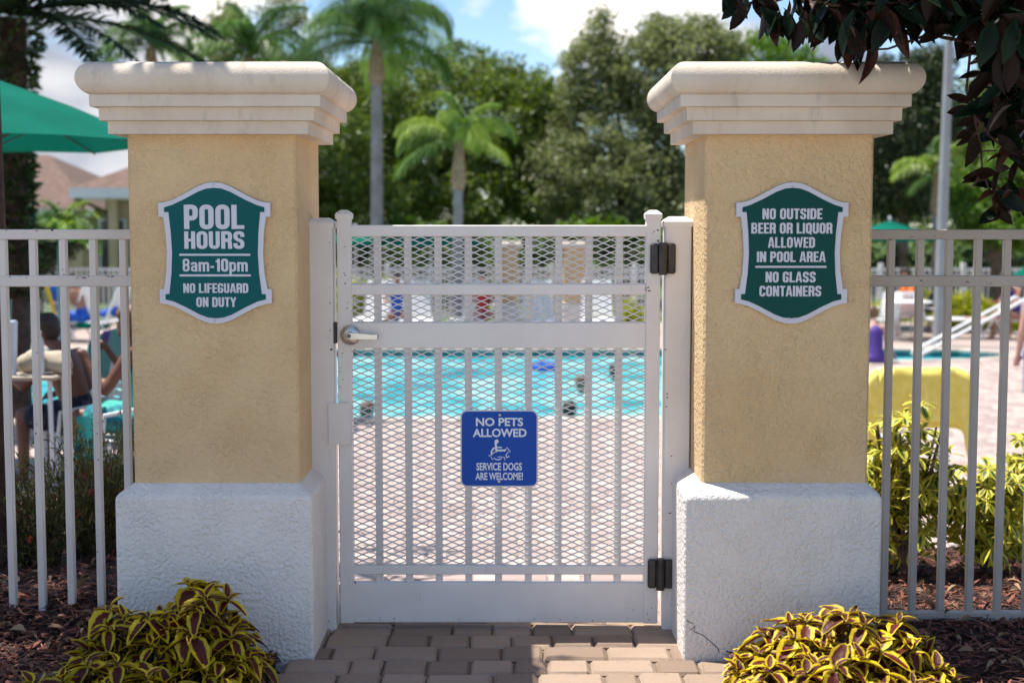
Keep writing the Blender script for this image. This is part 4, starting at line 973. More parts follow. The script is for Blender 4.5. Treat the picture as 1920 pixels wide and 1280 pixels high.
# ------------------------------------------------------------ background trees
def broad_tree(name, label, base, hgt, blobs, n, clusters, spread, leafsize, m, group=None, bark='bark', trunk_r=.2):
    t = thing(name, label, 'tree', base, group); base = Vector(base); mb_ = MB()
    top = base + Vector((0, 0, hgt * .6))
    MB().tube([base - Vector((0, 0, .1)), base + Vector((.05, 0, hgt * .25)), top], [trunk_r, trunk_r * .8, trunk_r * .45], 10).build('trunk', M[bark], t, smooth=True)
    for i, (c, rd) in enumerate(blobs):
        c = Vector(c); s = base + Vector((0, 0, hgt * random.uniform(.2, .5))); mid = s.lerp(c, .5) + Vector((0, 0, .2))
        mb_.tube([s, mid, c, c + Vector((0, 0, rd[2] * .6))], [trunk_r * .45, trunk_r * .3, trunk_r * .16, trunk_r * .05], 6)
    mb_.build('limbs', M[bark], t, smooth=True)
    P = clump_points(blobs, n, clusters, spread); cloud('crown', P, leafsize, m, t, kind='stuff')
    return t
def B(u, v, Y, ru, rv, dy=None):
    """crown lobe seen round pixel (u, v), radii in pixels at that depth"""
    k_ = Y / FPX; return (tuple(at(u, v, Y)), (ru * k_, dy if dy else (ru + rv) / 2 * k_, rv * k_))
GT = 'broadleaved trees beyond the pool'
broad_tree('broadleaf_tree', 'broad dark green tree behind the short palm, left of centre', (*at(880, 420, 42).xy, -.7), 6,
           [B(760, 300, 42, 120, 110), B(880, 230, 42, 130, 120), B(990, 250, 42, 90, 120), B(860, 360, 41, 170, 70), B(700, 240, 43, 90, 120), B(860, 130, 44, 60, 50), B(1020, 200, 43, 45, 60), B(1020, 330, 42, 70, 110), B(940, 160, 43, 60, 50), B(760, 150, 44, 70, 60)], 90000, 1300, .20, .13, M['oak'], GT, trunk_r=.25)
broad_tree('broadleaf_tree', 'dark leafy tree low beside the left pillar behind the tall palm', (*at(650, 420, 38).xy, -.7), 5,
           [B(640, 300, 38, 80, 110), B(690, 180, 40, 80, 80), B(650, 380, 38, 110, 60), B(600, 200, 40, 70, 80)], 30000, 500, .20, .12, M['oak'], GT)
broad_tree('broadleaf_tree', 'tall olive grey-green tree behind the gate, right of centre', (*at(1180, 420, 40).xy, -.7), 7,
           [B(1150, 250, 40, 110, 120), B(1220, 150, 40, 100, 90), B(1110, 140, 40, 60, 70), B(1130, 70, 40, 30, 45), B(1260, 90, 40, 60, 50), B(1180, 350, 39, 130, 90), B(1330, 90, 41, 70, 50), B(1060, 330, 40, 60, 110), B(1290, 50, 41, 40, 25), B(1230, 55, 41, 25, 30), B(1280, 260, 40, 60, 130)], 80000, 950, .20, .12, M['olive'], GT, trunk_r=.25)
broad_tree('broadleaf_tree', 'pale green treetop rising over the right pillar cap', (*at(1430, 420, 46).xy, -.7), 7,
           [B(1430, 110, 46, 90, 50), B(1400, 200, 46, 120, 90), B(1500, 150, 46, 60, 50)], 20000, 350, .25, .14, M['bright_leaf'], GT)
broad_tree('broadleaf_tree', 'dark spiky-topped tree between the right pillar and the lamp post', (*at(1690, 420, 36).xy, -.7), 6,
           [B(1680, 250, 36, 70, 70), B(1720, 160, 36, 35, 60), B(1760, 120, 36, 18, 45), B(1690, 350, 36, 90, 70), B(1755, 220, 36, 50, 60), B(1740, 130, 36, 12, 35), B(1650, 170, 38, 30, 60)], 40000, 700, .18, .11, M['dark_leaf'], GT)
broad_tree('broadleaf_tree', 'bright green tree right of the lamp post', (*at(1870, 420, 30).xy, -.7), 5,
           [B(1860, 400, 30, 75, 60), B(1900, 330, 30, 60, 60), B(1820, 360, 31, 40, 40), B(1930, 420, 29, 60, 50)], 26000, 420, .16, .11, M['bright_leaf'], GT)
broad_tree('broadleaf_tree', 'mid green tree behind the lamp post top right', (*at(1850, 420, 40).xy, -.7), 6,
           [B(1830, 250, 40, 60, 100), B(1900, 200, 40, 80, 110), B(1800, 330, 40, 60, 70)], 24000, 420, .2, .13, M['oak'], GT)
broad_tree('broadleaf_tree', 'bare-tipped thin tree above the left pillar cap', (*at(440, 420, 44).xy, -.7), 7,
           [B(430, 60, 44, 40, 55), B(530, 30, 44, 50, 40), B(380, 120, 44, 50, 40), B(480, 150, 44, 120, 60), B(420, 25, 44, 14, 25)], 15000, 420, .16, .11, M['olive'], GT)
broad_tree('broadleaf_tree', 'leafy tree between the left palm crowns behind the left pillar', (*at(560, 420, 45).xy, -.7), 6,
           [B(560, 150, 45, 90, 60), B(480, 210, 45, 120, 80), B(610, 220, 45, 70, 90)], 18000, 350, .22, .13, M['oak'], GT)
broad_tree('broadleaf_tree', 'dark green tree behind the clubhouse at the far left', (*at(60, 420, 34).xy, -.7), 4,
           [B(30, 480, 30, 60, 90), B(90, 450, 31, 60, 50)], 14000, 260, .15, .11, M['dark_leaf'], GT)
# hedges
def hedge(label, u0, u1, v0, v1, Y, m, n, size=.09, depth=.8, name='hedge'):
    a, b = at(u0, v0, Y), at(u1, v1, Y); zb = max(b.z, DECK)
    t = thing(name, label, 'hedge', ((a.x + b.x) / 2, Y, zb)); cxs = np.arange(a.x, b.x, .5)
    hh = (a.z - zb) / 2
    blobs = [((x, Y + random.uniform(-.2, .2), zb + hh * random.uniform(.85, 1.1)), (.42, depth / 2, hh)) for x in cxs] or [(((a.x + b.x) / 2, Y, zb + hh), ((b.x - a.x) / 2, depth / 2, hh))]
    st = MB()
    for bl in blobs: st.tube([(bl[0][0], bl[0][1], zb - .05), bl[0]], [.03, .015], 5)
    st.build('stems', M['bark'], t)
    P = clump_points(blobs, n, max(30, n // 50), .07, .3); P = P[P[:, 2] > zb]
    cloud('foliage', P, size, m, t, kind='stuff'); return t
hedge('long dark hedge behind the far white fence', 300, 1560, 425, 600, 36, M['dark_leaf'], 26000, .12, 1.5)
hedge('dark hedge behind the far fence on the right side', 1600, 2000, 455, 600, 36, M['dark_leaf'], 9000, .12, 1.2)
hedge('bright lime hedge tops behind the gate rail left of centre', 640, 830, 402, 470, 37.5, M['bright_leaf'], 5000, .14, .8)
hedge('bright lime hedge tops behind the gate rail right of centre', 1060, 1210, 404, 470, 37.5, M['bright_leaf'], 5000, .14, .8)
GL = 'lime shrubs at the far side of the pool'
for (u0, u1, v0, lab) in ((1745, 1790, 542, 'yellow-green shrub beside the far table right of the pool'), (1785, 1832, 552, 'yellow-green shrub next to the far white lounger'), (1838, 1850, 560, 'sliver of yellow-green shrub between the far loungers'),
                          (1885, 1935, 575, 'yellow-green shrub at the right edge behind the loungers'), (1655, 1690, 545, 'yellow-green shrub behind the far seated diner'), (655, 720, 505, 'yellow-green shrub behind the gate mesh at left'), (1140, 1210, 560, 'yellow-green shrub behind the gate mesh at right')):
    s = hedge(lab, u0, u1, v0, 625, 28.6, M['lime_leaf'], 2600, .08, .6, name='lime_shrub'); s['group'] = GL; s['category'] = 'shrub'
hedge('dark green bush behind the fence at the left edge', -60, 60, 530, 630, 26.5, M['dark_leaf'], 4000, .08, .9, name='dark_bush')

P = np.stack([rng.uniform(-32, 32, 60000), rng.uniform(50, 56, 60000), rng.uniform(0, 1, 60000)], 1)
topz = 3.6 + .7 * np.sin(P[:, 0] * .5) + .5 * np.sin(P[:, 0] * 1.3 + 1) + .3 * np.sin(P[:, 0] * 3.1); P[:, 2] = DECK + P[:, 2] ** .8 * topz
o = cloud('far_trees', P, .24, M['oak'], kind='stuff'); o['label'] = 'far line of trees closing the view behind everything'; o['category'] = 'trees'
# palms
def frond_mesh(name, L, th0, droop, leaflet, m, nl=46, hang=.6, wid=.03, seed=0):
    rr_ = random.Random(seed); V = []; F = []; pts = []; x = z = 0; th = th0; st = 22
    for i in range(st + 1):
        pts.append(Vector((x, 0, z))); t = i / st; th = th0 - droop * (t ** 1.4); x += math.cos(th) * L / st; z += math.sin(th) * L / st
    mbf = MB(); mbf.tube(pts, [.022 * L / 2.5 * (1 - .85 * i / st) + .003 for i in range(st + 1)], 4)
    for i in range(nl):
        t = .12 + .88 * (i + .5) / nl; q = t * st; a = min(int(q), st - 1); p = pts[a].lerp(pts[a + 1], q - a); tan = (pts[a + 1] - pts[a]).normalized()
        l = leaflet * (math.sin(math.pi * min(1, .12 + t * .85)) ** .6) * rr_.uniform(.85, 1.1)
        for s in (-1, 1):
            d = Vector((0, s, 0)) * rr_.uniform(.5, .9) + tan * rr_.uniform(.45, .8) + Vector((0, 0, rr_.uniform(-.1, .35)))
            d.normalize(); d2 = (d + Vector((0, 0, -hang * rr_.uniform(.9, 1.8)))).normalized()
            w = Vector((0, 0, 1)).cross(d); w = (w.normalized() if w.length > .01 else Vector((1, 0, 0))) * wid
            p1 = p + d * l * .4; p2 = p1 + d2 * l * .6
            k0 = len(mbf.v); mbf.v += [tuple(p - w * .5), tuple(p + w * .5), tuple(p1 + w * .6), tuple(p1 - w * .6), tuple(p2)]
            mbf.f += [(k0, k0 + 1, k0 + 2, k0 + 3), (k0 + 3, k0 + 2, k0 + 4)]
    me = bpy.data.meshes.new(name); me.from_pydata(mbf.v, [], mbf.f); me.materials.append(m); return me
def palm(label, base, top, L, m, nf=16, leaflet=.55, tr=.12, hang=.7, group=None, seed=0, shaft=True, angles=None, trunk_m='palm_trunk', wid=.035, nl=46):
    rr_ = random.Random(seed); t = thing('palm_tree', label, 'palm tree', base, group); base = Vector(base); top = Vector(top)
    P = []; rs_ = []
    for i in range(25):
        f = i / 24; p = base.lerp(top, f); P.append(p); rs_.append(tr * (1.15 - .3 * f) * (1 + (.04 if i % 2 else 0)))
    P[0] = P[0] - Vector((0, 0, .1))
    MB().tube(P, rs_, 14).build('trunk', M[trunk_m], t, smooth=True)
    if shaft:
        d = (top - base).normalized(); MB().tube([top - d * .35, top - d * .2, top + d * .25, top + d * .8], [tr * 1.0, tr * 1.5, tr * 1.1, tr * .4], 12).build('crown_shaft', M['palm_shaft'], t, smooth=True)
    vars_ = [frond_mesh('frond', L, R(a), R(dr), leaflet, m, seed=i, hang=hang, wid=wid, nl=nl) for i, (a, dr) in enumerate(angles or ((84, 90), (70, 125), (58, 110), (45, 130), (28, 90), (5, 75), (66, 150)))]
    for i in range(nf):
        o = bpy.data.objects.new('frond', vars_[i % len(vars_)]); C.objects.link(o); o.parent = t
        o.location = top - base + Vector((0, 0, .5 if shaft else .05)); o.rotation_euler = (rr_.uniform(-.1, .1), rr_.uniform(-.12, .12), i * 2.39996 + rr_.uniform(-.2, .2)); s = rr_.uniform(.85, 1.12); o.scale = (s, s, s)
    return t
GP = 'queen palms around the pool'
p = at(706, 430, 30); q = at(706, 128, 30)
palm('tall grey-trunked palm with a wide feathery crown left of centre', (p.x, 30, DECK), q, 2.15, M['frond'], 36, .85, .125, 1.7, GP, 1, nl=120, wid=.011)
p = at(853, 430, 27); q = at(858, 320, 27)
palm('short bright green palm with arching fronds behind the gate', (p.x, 27.5, DECK), (q.x, 27.5, q.z), 1.42, M['frond_y'], 18, .5, .10, 1.6, GP, 2, nl=90, wid=.013)
p = at(285, 430, 34); q = at(285, 135, 34)
palm('palm crown showing above the left end of the left pillar cap', (p.x, 34, DECK), q, 1.5, M['frond'], 24, .55, .12, 1.2, GP, 3, nl=70, wid=.02)
p = at(470, 430, 36); q = at(470, 150, 36)
palm('palm crown showing above the middle of the left pillar cap', (p.x, 36, DECK), q, 2.0, M['frond'], 26, .65, .12, 1.2, GP, 4, nl=70, wid=.022)
p = at(1760, 430, 30); q = at(1757, 375, 30)
palm('small yellow-green palm between the right pillar and the lamp post', (p.x, 30, DECK), q, 1.0, M['frond_y'], 14, .4, .10, 1.3, GP, 5, nl=60, wid=.018)
p = at(1700, 430, 39); q = at(1665, 350, 39)
palm('palm with pale fronds low beside the right pillar', (p.x, 39, DECK), (q.x, 39, q.z), 1.4, M['frond'], 12, .45, .1, .7, GP, 6)
p = at(110, 560, 24); q = at(115, 450, 24)
palm('young palm with low arching fronds in front of the clubhouse', (p.x, 24, DECK), (q.x, 24, q.z), .95, M['bright_leaf'] if False else M['frond_y'], 14, .3, .06, .5, GP, 7, shaft=False)
p = at(700, 430, 38); q = at(690, 440, 38)
# date palm, far left, very dark
p = at(30, 900, 16); q = at(24, 35, 16)
dp = palm('dark shaggy date palm trunk with long fronds at the top left corner', (p.x, 16, -.66), q, 2.3, M['frond_d'], 44, .42, .17, .15, None, 9, shaft=False, angles=((60, 60), (35, 60), (15, 50), (5, 45), (50, 70)), trunk_m='bark_dark', wid=.035, nl=80)
base = Vector(dp.location); n = 2600; zz = rng.uniform(.3, 1, n); a = rng.uniform(0, 6.28, n); L = (q - base).length
P = np.array([tuple(base.lerp(q, float(z))) for z in zz]); rad = .13 + .05 * rng.random(n) + .10 * np.clip(zz - .8, 0, 1) * 5
P[:, 0] += np.cos(a) * rad; P[:, 1] += np.sin(a) * rad
D = np.stack([np.cos(a), np.sin(a), rng.uniform(-.5, 1, n)], 1); s = rng.uniform(.06, .17, n)
merged('boot_fibres', LEAF_V, LEAF_F, basis(D, rng.uniform(-1, 1, n)), P, s, M['dark_leaf'], dp, kind='stuff')

# ------------------------------------------------------------ lamp post
p = at(1790, 430, 25); b0 = at(1784, 430, 25)
lampt = thing('lamp_post', 'tall pale grey lamp post between the trees on the right', 'lamp post', (b0.x, 25.6, DECK))
MB().tube([(b0.x, 25.6, DECK), (b0.x + .03, 25.6, 2.5), (b0.x + .08, 25.6, 6.2)], [.105, .09, .065], 16).build('pole', M['pole'], lampt, smooth=True)
MB().box(b0.x - .12, b0.x + .12, 25.48, 25.72, DECK, DECK + .05, .01).build('base_plate', M['pole'], lampt)
MB().box(b0.x - .25, b0.x + .45, 25.4, 25.8, 6.15, 6.32, .03).build('lamp_head', M['pole'], lampt)

# ------------------------------------------------------------ clubhouse, far left
hb = thing('clubhouse', 'tan clubhouse with brown shingle hip roofs and white fascia at the left', 'building', (at(120, 400, 38).x, 38, DECK))
k38 = 38 / FPX
xa = at(240, 360, 36).x; xl = at(128, 360, 36).x
# main rear block and roof
X0, X1 = at(-700, 400, 40).x, at(165, 400, 40).x; ze = at(100, 392, 40).z; zp = at(60, 288, 40).z
MB().box(X0, X1, 40, 50, DECK - .02, ze - .02).build('wall', M['wall'], hb)
xr = at(72, 288, 42).x
rf = MB().add([(X0 - .5, 39.5, ze), (X1 + .3, 39.5, ze), (X1 + .3, 50.5, ze), (X0 - .5, 50.5, ze), (X0 + 4, 44.5, zp + .3), (xr, 43.0, zp + .1)], [(0, 1, 5, 4), (1, 2, 5), (2, 3, 4, 5), (3, 0, 4), (3, 2, 1, 0)]).build('roof', M['roof'], hb)
# front wing
zw = at(180, 352, 36).z; wx0 = at(132, 352, 36).x; wx1 = at(560, 352, 36).x
MB().box(wx0 + .7, wx1, 36.6, 39.9, DECK - .02, zw - .16).build('wall', M['wall'], hb)
zr2 = at(240, 300, 36).z
MB().add([(wx0, 36, zw), (wx1 + .4, 36, zw), (wx1 + .4, 40.2, zw), (wx0, 40.2, zw), (wx0 + 1.9, 38.1, zr2 + .25), (wx1 - 1.9, 38.1, zr2 + .25)], [(0, 1, 5, 4), (1, 2, 5), (2, 3, 4, 5), (3, 0, 4), (3, 2, 1, 0)]).build('roof', M['roof'], hb)
MB().box(wx0 - .02, wx1 + .42, 35.97, 36.1, zw - .26, zw - .004).build('fascia', M['trim'], hb)
MB().box(wx0 - .03, wx0 + .1, 36.1, 40.2, zw - .26, zw - .004).build('fascia', M['trim'], hb)
MB().box(X0 - .5, X1 + .32, 39.42, 39.5, ze - .2, ze + .01).build('fascia', M['trim'], hb)
MB().box(wx0 + .25, wx1, 36.12, 36.58, zw - .30, zw - .27).build('soffit', M['trim'], hb)
for i, u in enumerate((150, 215)):
    p = at(u, 500, 36.3); MB().box(p.x - .12, p.x + .12, 36.2, 36.44, DECK, zw - .3, .01).build('column', M['wall'], hb)
for (u0, u1, v0, v1) in ((70, 95, 455, 560), (186, 206, 410, 520), (222, 238, 410, 520), (20, 45, 450, 560)):
    Yw = 36.6 if u0 > 140 else 40.0; a, b = at(u0, v0, Yw), at(u1, v1, Yw)
    w = MB().box(a.x, b.x, Yw - .06, Yw + .02, b.z, a.z, .005).build('window', M['trim'], hb)
    MB().box(a.x + .05, b.x - .05, Yw - .075, Yw - .055, b.z + .05, a.z - .05).build('pane', M['glass'], w)
# downpipe
MB().tube([(wx0 + .1, 36.05, zw - .26), (wx0 + .75, 36.55, zw - .6), (wx0 + .78, 36.52, DECK)], .05, 8).build('downpipe', M['glass'], hb)

# ------------------------------------------------------------ far fence and far pillars
ft = thing('far_fence', 'long white picket fence at the far side of the pool area', 'fence', (0, 32.05, DECK))
for z in (1.14, .98, .12):
    MB().box(-14, 14, 32.02, 32.06, DECK + z, DECK + z + .05).build('rail', M['white'], ft)
fx = [x for x in np.arange(-14, 14, .12)]
V_ = MB().box(-.02, .02, 32.0, 32.02, DECK + .05, DECK + 1.17); pme = bpy.data.meshes.new('picket'); pme.from_pydata(V_.v, [], V_.f); pme.materials.append(M['white'])
for x in fx: o = place('picket', pme, ft); o.location.x = x - ft.location.x
V_ = MB().box(-.05, .05, 31.98, 32.08, DECK, DECK + 1.3, .01); pme = bpy.data.meshes.new('post'); pme.from_pydata(V_.v, [], V_.f); pme.materials.append(M['white'])
for x in np.arange(-13.9, 14, 1.85): o = place('post', pme, ft); o.location.x = x
for (u, lab) in ((950, 'far tan pillar with pale cap seen through the gate mesh, left one'), (1078, 'far tan pillar with pale cap seen through the gate mesh, right one')):
    p = at(u, 465, 31.2); t = thing('far_pillar', lab, 'pillar', (p.x, 31.2, DECK), 'far gate pillars')
    MB().box(p.x - .25, p.x + .25, 30.95, 31.45, DECK, p.z, .01).build('shaft', M['stucco_tan'], t)
    MB().box(p.x - .29, p.x + .29, 30.91, 31.49, DECK, DECK + .45, .02).build('base', M['stucco_white'], t)
    MB().box(p.x - .34, p.x + .34, 30.86, 31.54, p.z, p.z + .14, .04).build('cap', M['cap'], t)

# ------------------------------------------------------------ umbrellas
def umbrella(label, cx, cy, zb, z_edge, z_top, rad, sides=8, group='teal market umbrellas', rot=0.0, val=.16):
    t = thing('patio_umbrella', label, 'umbrella', (cx, cy, zb), group)
    MB().tube([(cx, cy, zb), (cx, cy, z_top + .03)], .022, 10).build('pole', M['white'], t, smooth=True)
    MB().lathe([(.25, 0), (.26, .05), (.10, .09), (.04, .2)], 16, Matrix.Translation((cx, cy, zb))).build('stand', M['pole'], t, smooth=True)
    V = [(cx, cy, z_top)]; F = []
    for ring, (f, zz) in enumerate(((.5, .5), (1.0, 0.0))):
        for i in range(sides):
            for s in range(2):
                a = rot + (i + s * .5) * 2 * math.pi / sides; rr_ = rad * f * (1 if s == 0 else math.cos(math.pi / sides) * .985)
                V.append((cx + math.cos(a) * rr_, cy + math.sin(a) * rr_, z_edge + (z_top - z_edge) * (zz + (.04 if ring == 0 else 0)) + (0.012 if s else 0)))
    n = sides * 2
    for i in range(n): F.append((0, 1 + i, 1 + (i + 1) % n)); F.append((1 + i, 1 + n + i, 1 + n + (i + 1) % n, 1 + (i + 1) % n))
    cn = MB().add(V, F).build('canopy', M['canvas'], t)
    V2 = []; F2 = []
    for i in range(n):
        p = V[1 + n + i]; V2 += [(p[0], p[1], p[2] - .001), (cx + (p[0] - cx) * 1.002, cy + (p[1] - cy) * 1.002, p[2] - val)]
    for i in range(n): F2.append((2 * i, 2 * i + 1, (2 * i + 3) % (2 * n), (2 * i + 2) % (2 * n)))
    if val: MB().add(V2, F2).build('valance', M['canvas'], cn)
    for i in range(sides):
        a = rot + i * 2 * math.pi / sides; hx, hy = math.cos(a), math.sin(a)
        MB().tube([(cx + hx * rad * .97, cy + hy * rad * .97, z_edge - .01), (cx, cy, z_top - .05)], .009, 5).build('rib', M['steel_dark'], t)
        MB().tube([(cx + hx * rad * .5, cy + hy * rad * .5, (z_edge + z_top) / 2 - .03), (cx, cy, z_edge - .12)], .007, 5).build('strut', M['steel_dark'], t)
    MB().ball((cx, cy, z_top + .05), (.035, .035, .05), 10).build('finial', M['white'], t, smooth=True)
    return t
# large one at left: right corner ends behind the pillar, apex out of frame to the left
e = at(262, 272, 10.6); ap = at(-40, 130, 11.2)
umbrella('large teal umbrella at upper left, its corner tucked behind the left pillar', ap.x - .25, 11.6, g(11.6), at(240, 262, 11).z, at(-40, 128, 11.6).z, 1.62, 8, rot=R(22.5 * 1), val=.0)
p = at(1668, 430, 30); umbrella('small teal umbrella just right of the right pillar', p.x, 30, DECK, at(1668, 447, 30).z, at(1668, 414, 30).z, 1.12, 8, val=.06)
p = at(672, 430, 31); umbrella('teal umbrella seen through the mesh beside the lock stile', p.x, 30.4, DECK, at(668, 453, 30.4).z, at(672, 428, 30.4).z, .85, 8, val=.09)
p = at(812, 430, 31); umbrella('teal umbrella seen through the mesh left of centre', p.x, 30, DECK, at(812, 453, 30).z, at(812, 428, 30).z, 1.0, 8, val=.09)
p = at(1915, 540, 27.5); umbrella('folded low teal umbrella at the right edge by the loungers', at(1930, 500, 28).x, 28, DECK, at(1908, 525, 28).z, at(1905, 495, 28).z, .45, 8, val=.1)

# ------------------------------------------------------------ chairs, loungers, tables
def chair(label, loc, rz, group='white pool chairs', frame='white'):
    """arm chair facing local -y ... built at the origin"""
    t = thing('pool_chair', label, 'chair', (0, 0, 0), group)
    for s in (-1, 1):
        MB().tube([(s * .27, -.25, 0), (s * .27, -.24, .40), (s * .28, -.22, .60), (s * .28, .05, .64), (s * .27, .24, .62)], .017, 8).build('arm_frame', M['white'], t, smooth=True)
        MB().tube([(s * .27, .27, 0), (s * .26, .20, .40), (s * .25, .30, .92)], .018, 8).build('back_post', M['white'], t, smooth=True)
    MB().tube([(-.25, .30, .92), (.25, .30, .92)], .018, 8).build('top_rail', M['white'], t, smooth=True)
    MB().tube([(-.27, -.22, .41), (.27, -.22, .41)], .015, 8).build('seat_rail', M['white'], t, smooth=True)
    sl = MB().box(-.25, .25, -.022, .022, -.003, .003, .001); sme = bpy.data.meshes.new('strap'); sme.from_pydata(sl.v, [], sl.f); sme.materials.append(M['white'])
    for i in range(8):
        o = bpy.data.objects.new('strap', sme); C.objects.link(o); o.parent = t; o.location = (0, -.18 + i * .055, .405 - .012 * math.sin(i / 7 * 3.1))
    for i in range(8):
        f = .12 + i * .115; o = bpy.data.objects.new('strap', sme); C.objects.link(o); o.parent = t; o.location = (0, .20 + .10 * f, .40 + .52 * f); o.rotation_euler = (R(80), 0, 0)
    t.location = loc; t.rotation_euler = (0, 0, rz); return t
def lounger(label, loc, rz, back=55):
    t = thing('lounge_chair', label, 'lounger', (0, 0, 0), 'white loungers on the far side of the pool')
    for s in (-1, 1):
        MB().tube([(-1.0, s * .30, .36), (.45, s * .30, .36)], .02, 8).build('side_rail', M['white'], t, smooth=True)
        ca, sa = math.cos(R(back)) * .78, math.sin(R(back)) * .78
        MB().tube([(.40, s * .29, .37), (.40 + ca, s * .27, .37 + sa)], .018, 8).build('back_rail', M['white'], t, smooth=True)
        MB().tube([(-.85, s * .30, .36), (-.72, s * .31, 0)], .018, 8).build('leg', M['white'], t, smooth=True)
        MB().tube([(.25, s * .30, .36), (.05, s * .31, 0)], .018, 8).build('leg', M['white'], t, smooth=True)
        MB().tube([(.30, s * .30, .36), (.52, s * .31, 0)], .018, 8).build('leg', M['white'], t, smooth=True)
    sl = MB().box(-.024, .024, -.29, .29, -.003, .003, .001); sme = bpy.data.meshes.new('strap'); sme.from_pydata(sl.v, [], sl.f); sme.materials.append(M['white'])
    for i in range(22):
        o = bpy.data.objects.new('strap', sme); C.objects.link(o); o.parent = t; o.location = (-.97 + i * .062, 0, .365)
    for i in range(12):
        f = (i + .7) / 12.5; o = bpy.data.objects.new('strap', sme); C.objects.link(o); o.parent = t; o.location = (.40 + ca * f, 0, .38 + sa * f); o.rotation_euler = (0, -R(back), 0)
    t.location = loc; t.rotation_euler = (0, 0, rz); return t
LG = lounger('white strap lounger at far right, second from the right edge', (at(1840, 630, 27).x, 27.3, DECK), R(-8), 68)
for (u, Y, rz, lab, sc) in ((1912, 27.2, -8, 'white strap lounger cut by the right edge', 1), (700, 27.6, 80, 'white lounger behind the upper mesh, leftmost in the gate', 1), (780, 27.5, 95, 'white lounger behind the upper mesh, second from left in the gate', 1),
                            (880, 27.6, 85, 'white lounger behind the upper mesh just left of the gate centre', 1), (1010, 27.4, 92, 'white lounger behind the upper mesh just right of the gate centre', 1), (1120, 27.6, 88, 'white lounger behind the upper mesh, rightmost in the gate', 1),
                            (112, 26.8, -12, 'white lounger with a yellow and blue towel at far left', 1), (175, 26.6, -12, 'white lounger holding a far bather at left', 1)):
    dup(LG, (at(u, 630, Y).x, Y, DECK), R(rz), lab)
CH0 = chair('white chair covered by the yellow towel', (at(1725, 800, 9.6).x, 9.75, g(9.7)), R(180 + 8))
CH0.rotation_euler = (0, 0, R(172)); CH0.location = (at(1722, 800, 9.6).x, 9.9, g(9.8)); CH0.scale = (.94, .94, .94); CH0['label'] = 'white chair draped with a yellow towel behind the right fence'
# chairs of the two seated people at left face away / sideways
AX = at(146, 760, 10.3).x; BXp = at(238, 760, 10.0).x
dup(CH0, (AX + .02, 10.35, g(10.35)), R(-62), 'white armchair under the boy at left')
dup(CH0, (BXp + .05, 9.95, g(9.95)), R(-70), 'white armchair under the bather beside the left pillar')
for (u, Y, rz, lab) in ((1745, 27.2, 60, 'white chair with a dark towel at the far table'), (1690, 27.6, 180, 'white chair behind the far table'), (1652, 27.0, -60, 'white chair left of the far table beside the pillar')):
    dup(CH0, (at(u, 635, Y).x, Y, DECK), R(rz), lab)
tb = thing('pool_table', 'round white table on the far deck right of the pillar', 'table', (at(1700, 635, 26.8).x, 26.8, DECK))
bx_ = tb.location
MB().lathe([(.44, .70), (.46, .71), (.46, .73), (.44, .735)], 28, Matrix.Translation(bx_)).build('tabletop', M['white'], tb, smooth=True)
for i in range(4):
    a = i * math.pi / 2 + .4; MB().tube([(bx_.x + math.cos(a) * .36, bx_.y + math.sin(a) * .36, DECK), (bx_.x + math.cos(a) * .30, bx_.y + math.sin(a) * .30, DECK + .71)], .02, 8).build('leg', M['white'], tb)
# yellow towel over the chair back
tx, ty, tz = CH0.location
def cloth(name, fn, nu, nv, m, label, cat, thick=.008, group=None):
    V = []; F = []
    for j in range(nv + 1):
        for i in range(nu + 1): V.append(tuple(fn(i / nu, j / nv)))
    for j in range(nv):
        for i in range(nu): a = j * (nu + 1) + i; F.append((a, a + 1, a + nu + 2, a + nu + 1))
    o = MB().add(V, F).build(name, m, smooth=True); o['label'] = label; o['category'] = cat
    if group: o['group'] = group
    so = o.modifiers.new('solid', 'SOLIDIFY'); so.thickness = thick
    ss = o.modifiers.new('sub', 'SUBSURF'); ss.levels = 1; ss.render_levels = 1
    return o
Yc = 9.58
tl = [at(1628, 700, Yc), at(1660, 690, Yc), at(1790, 688, Yc), at(1822, 706, Yc)]
ztop = at(1725, 689, Yc).z; xL, xR = at(1626, 700, Yc).x, at(1822, 700, Yc).x
def ytowel(u, v):
    x = xL + (xR - xL) * u; corner = max(0, abs(u - .5) * 2 - .72) / .28
    drop = .37 + .018 * math.sin(u * 9) if u < .86 else .37 + (u - .86) / .14 * .25
    if u < .12: drop = .55
    s = v * (drop + .42)
    if s < drop: z = ztop - (drop - s) ; y = Yc - .055 + (.03 * math.sin(u * 17 + 1) + .015 * math.sin(u * 41 + s * 3)) * (drop - s) / .4
    else: z = ztop - (s - drop) * 1.0; y = Yc + .05
    if abs(s - drop) < .03: y = Yc + (s - drop) * 1.6; z = ztop + .004
    z -= corner ** 2.2 * .085; x += .012 * math.sin(u * 31 + s * 6) * (1 if s < drop else .4)
    return Vector((x, y + .01 * math.sin(u * 40) * corner, z))
cloth('yellow_towel', ytowel, 40, 34, M['yellow'], 'yellow towel hung over the back of the near white chair', 'towel')
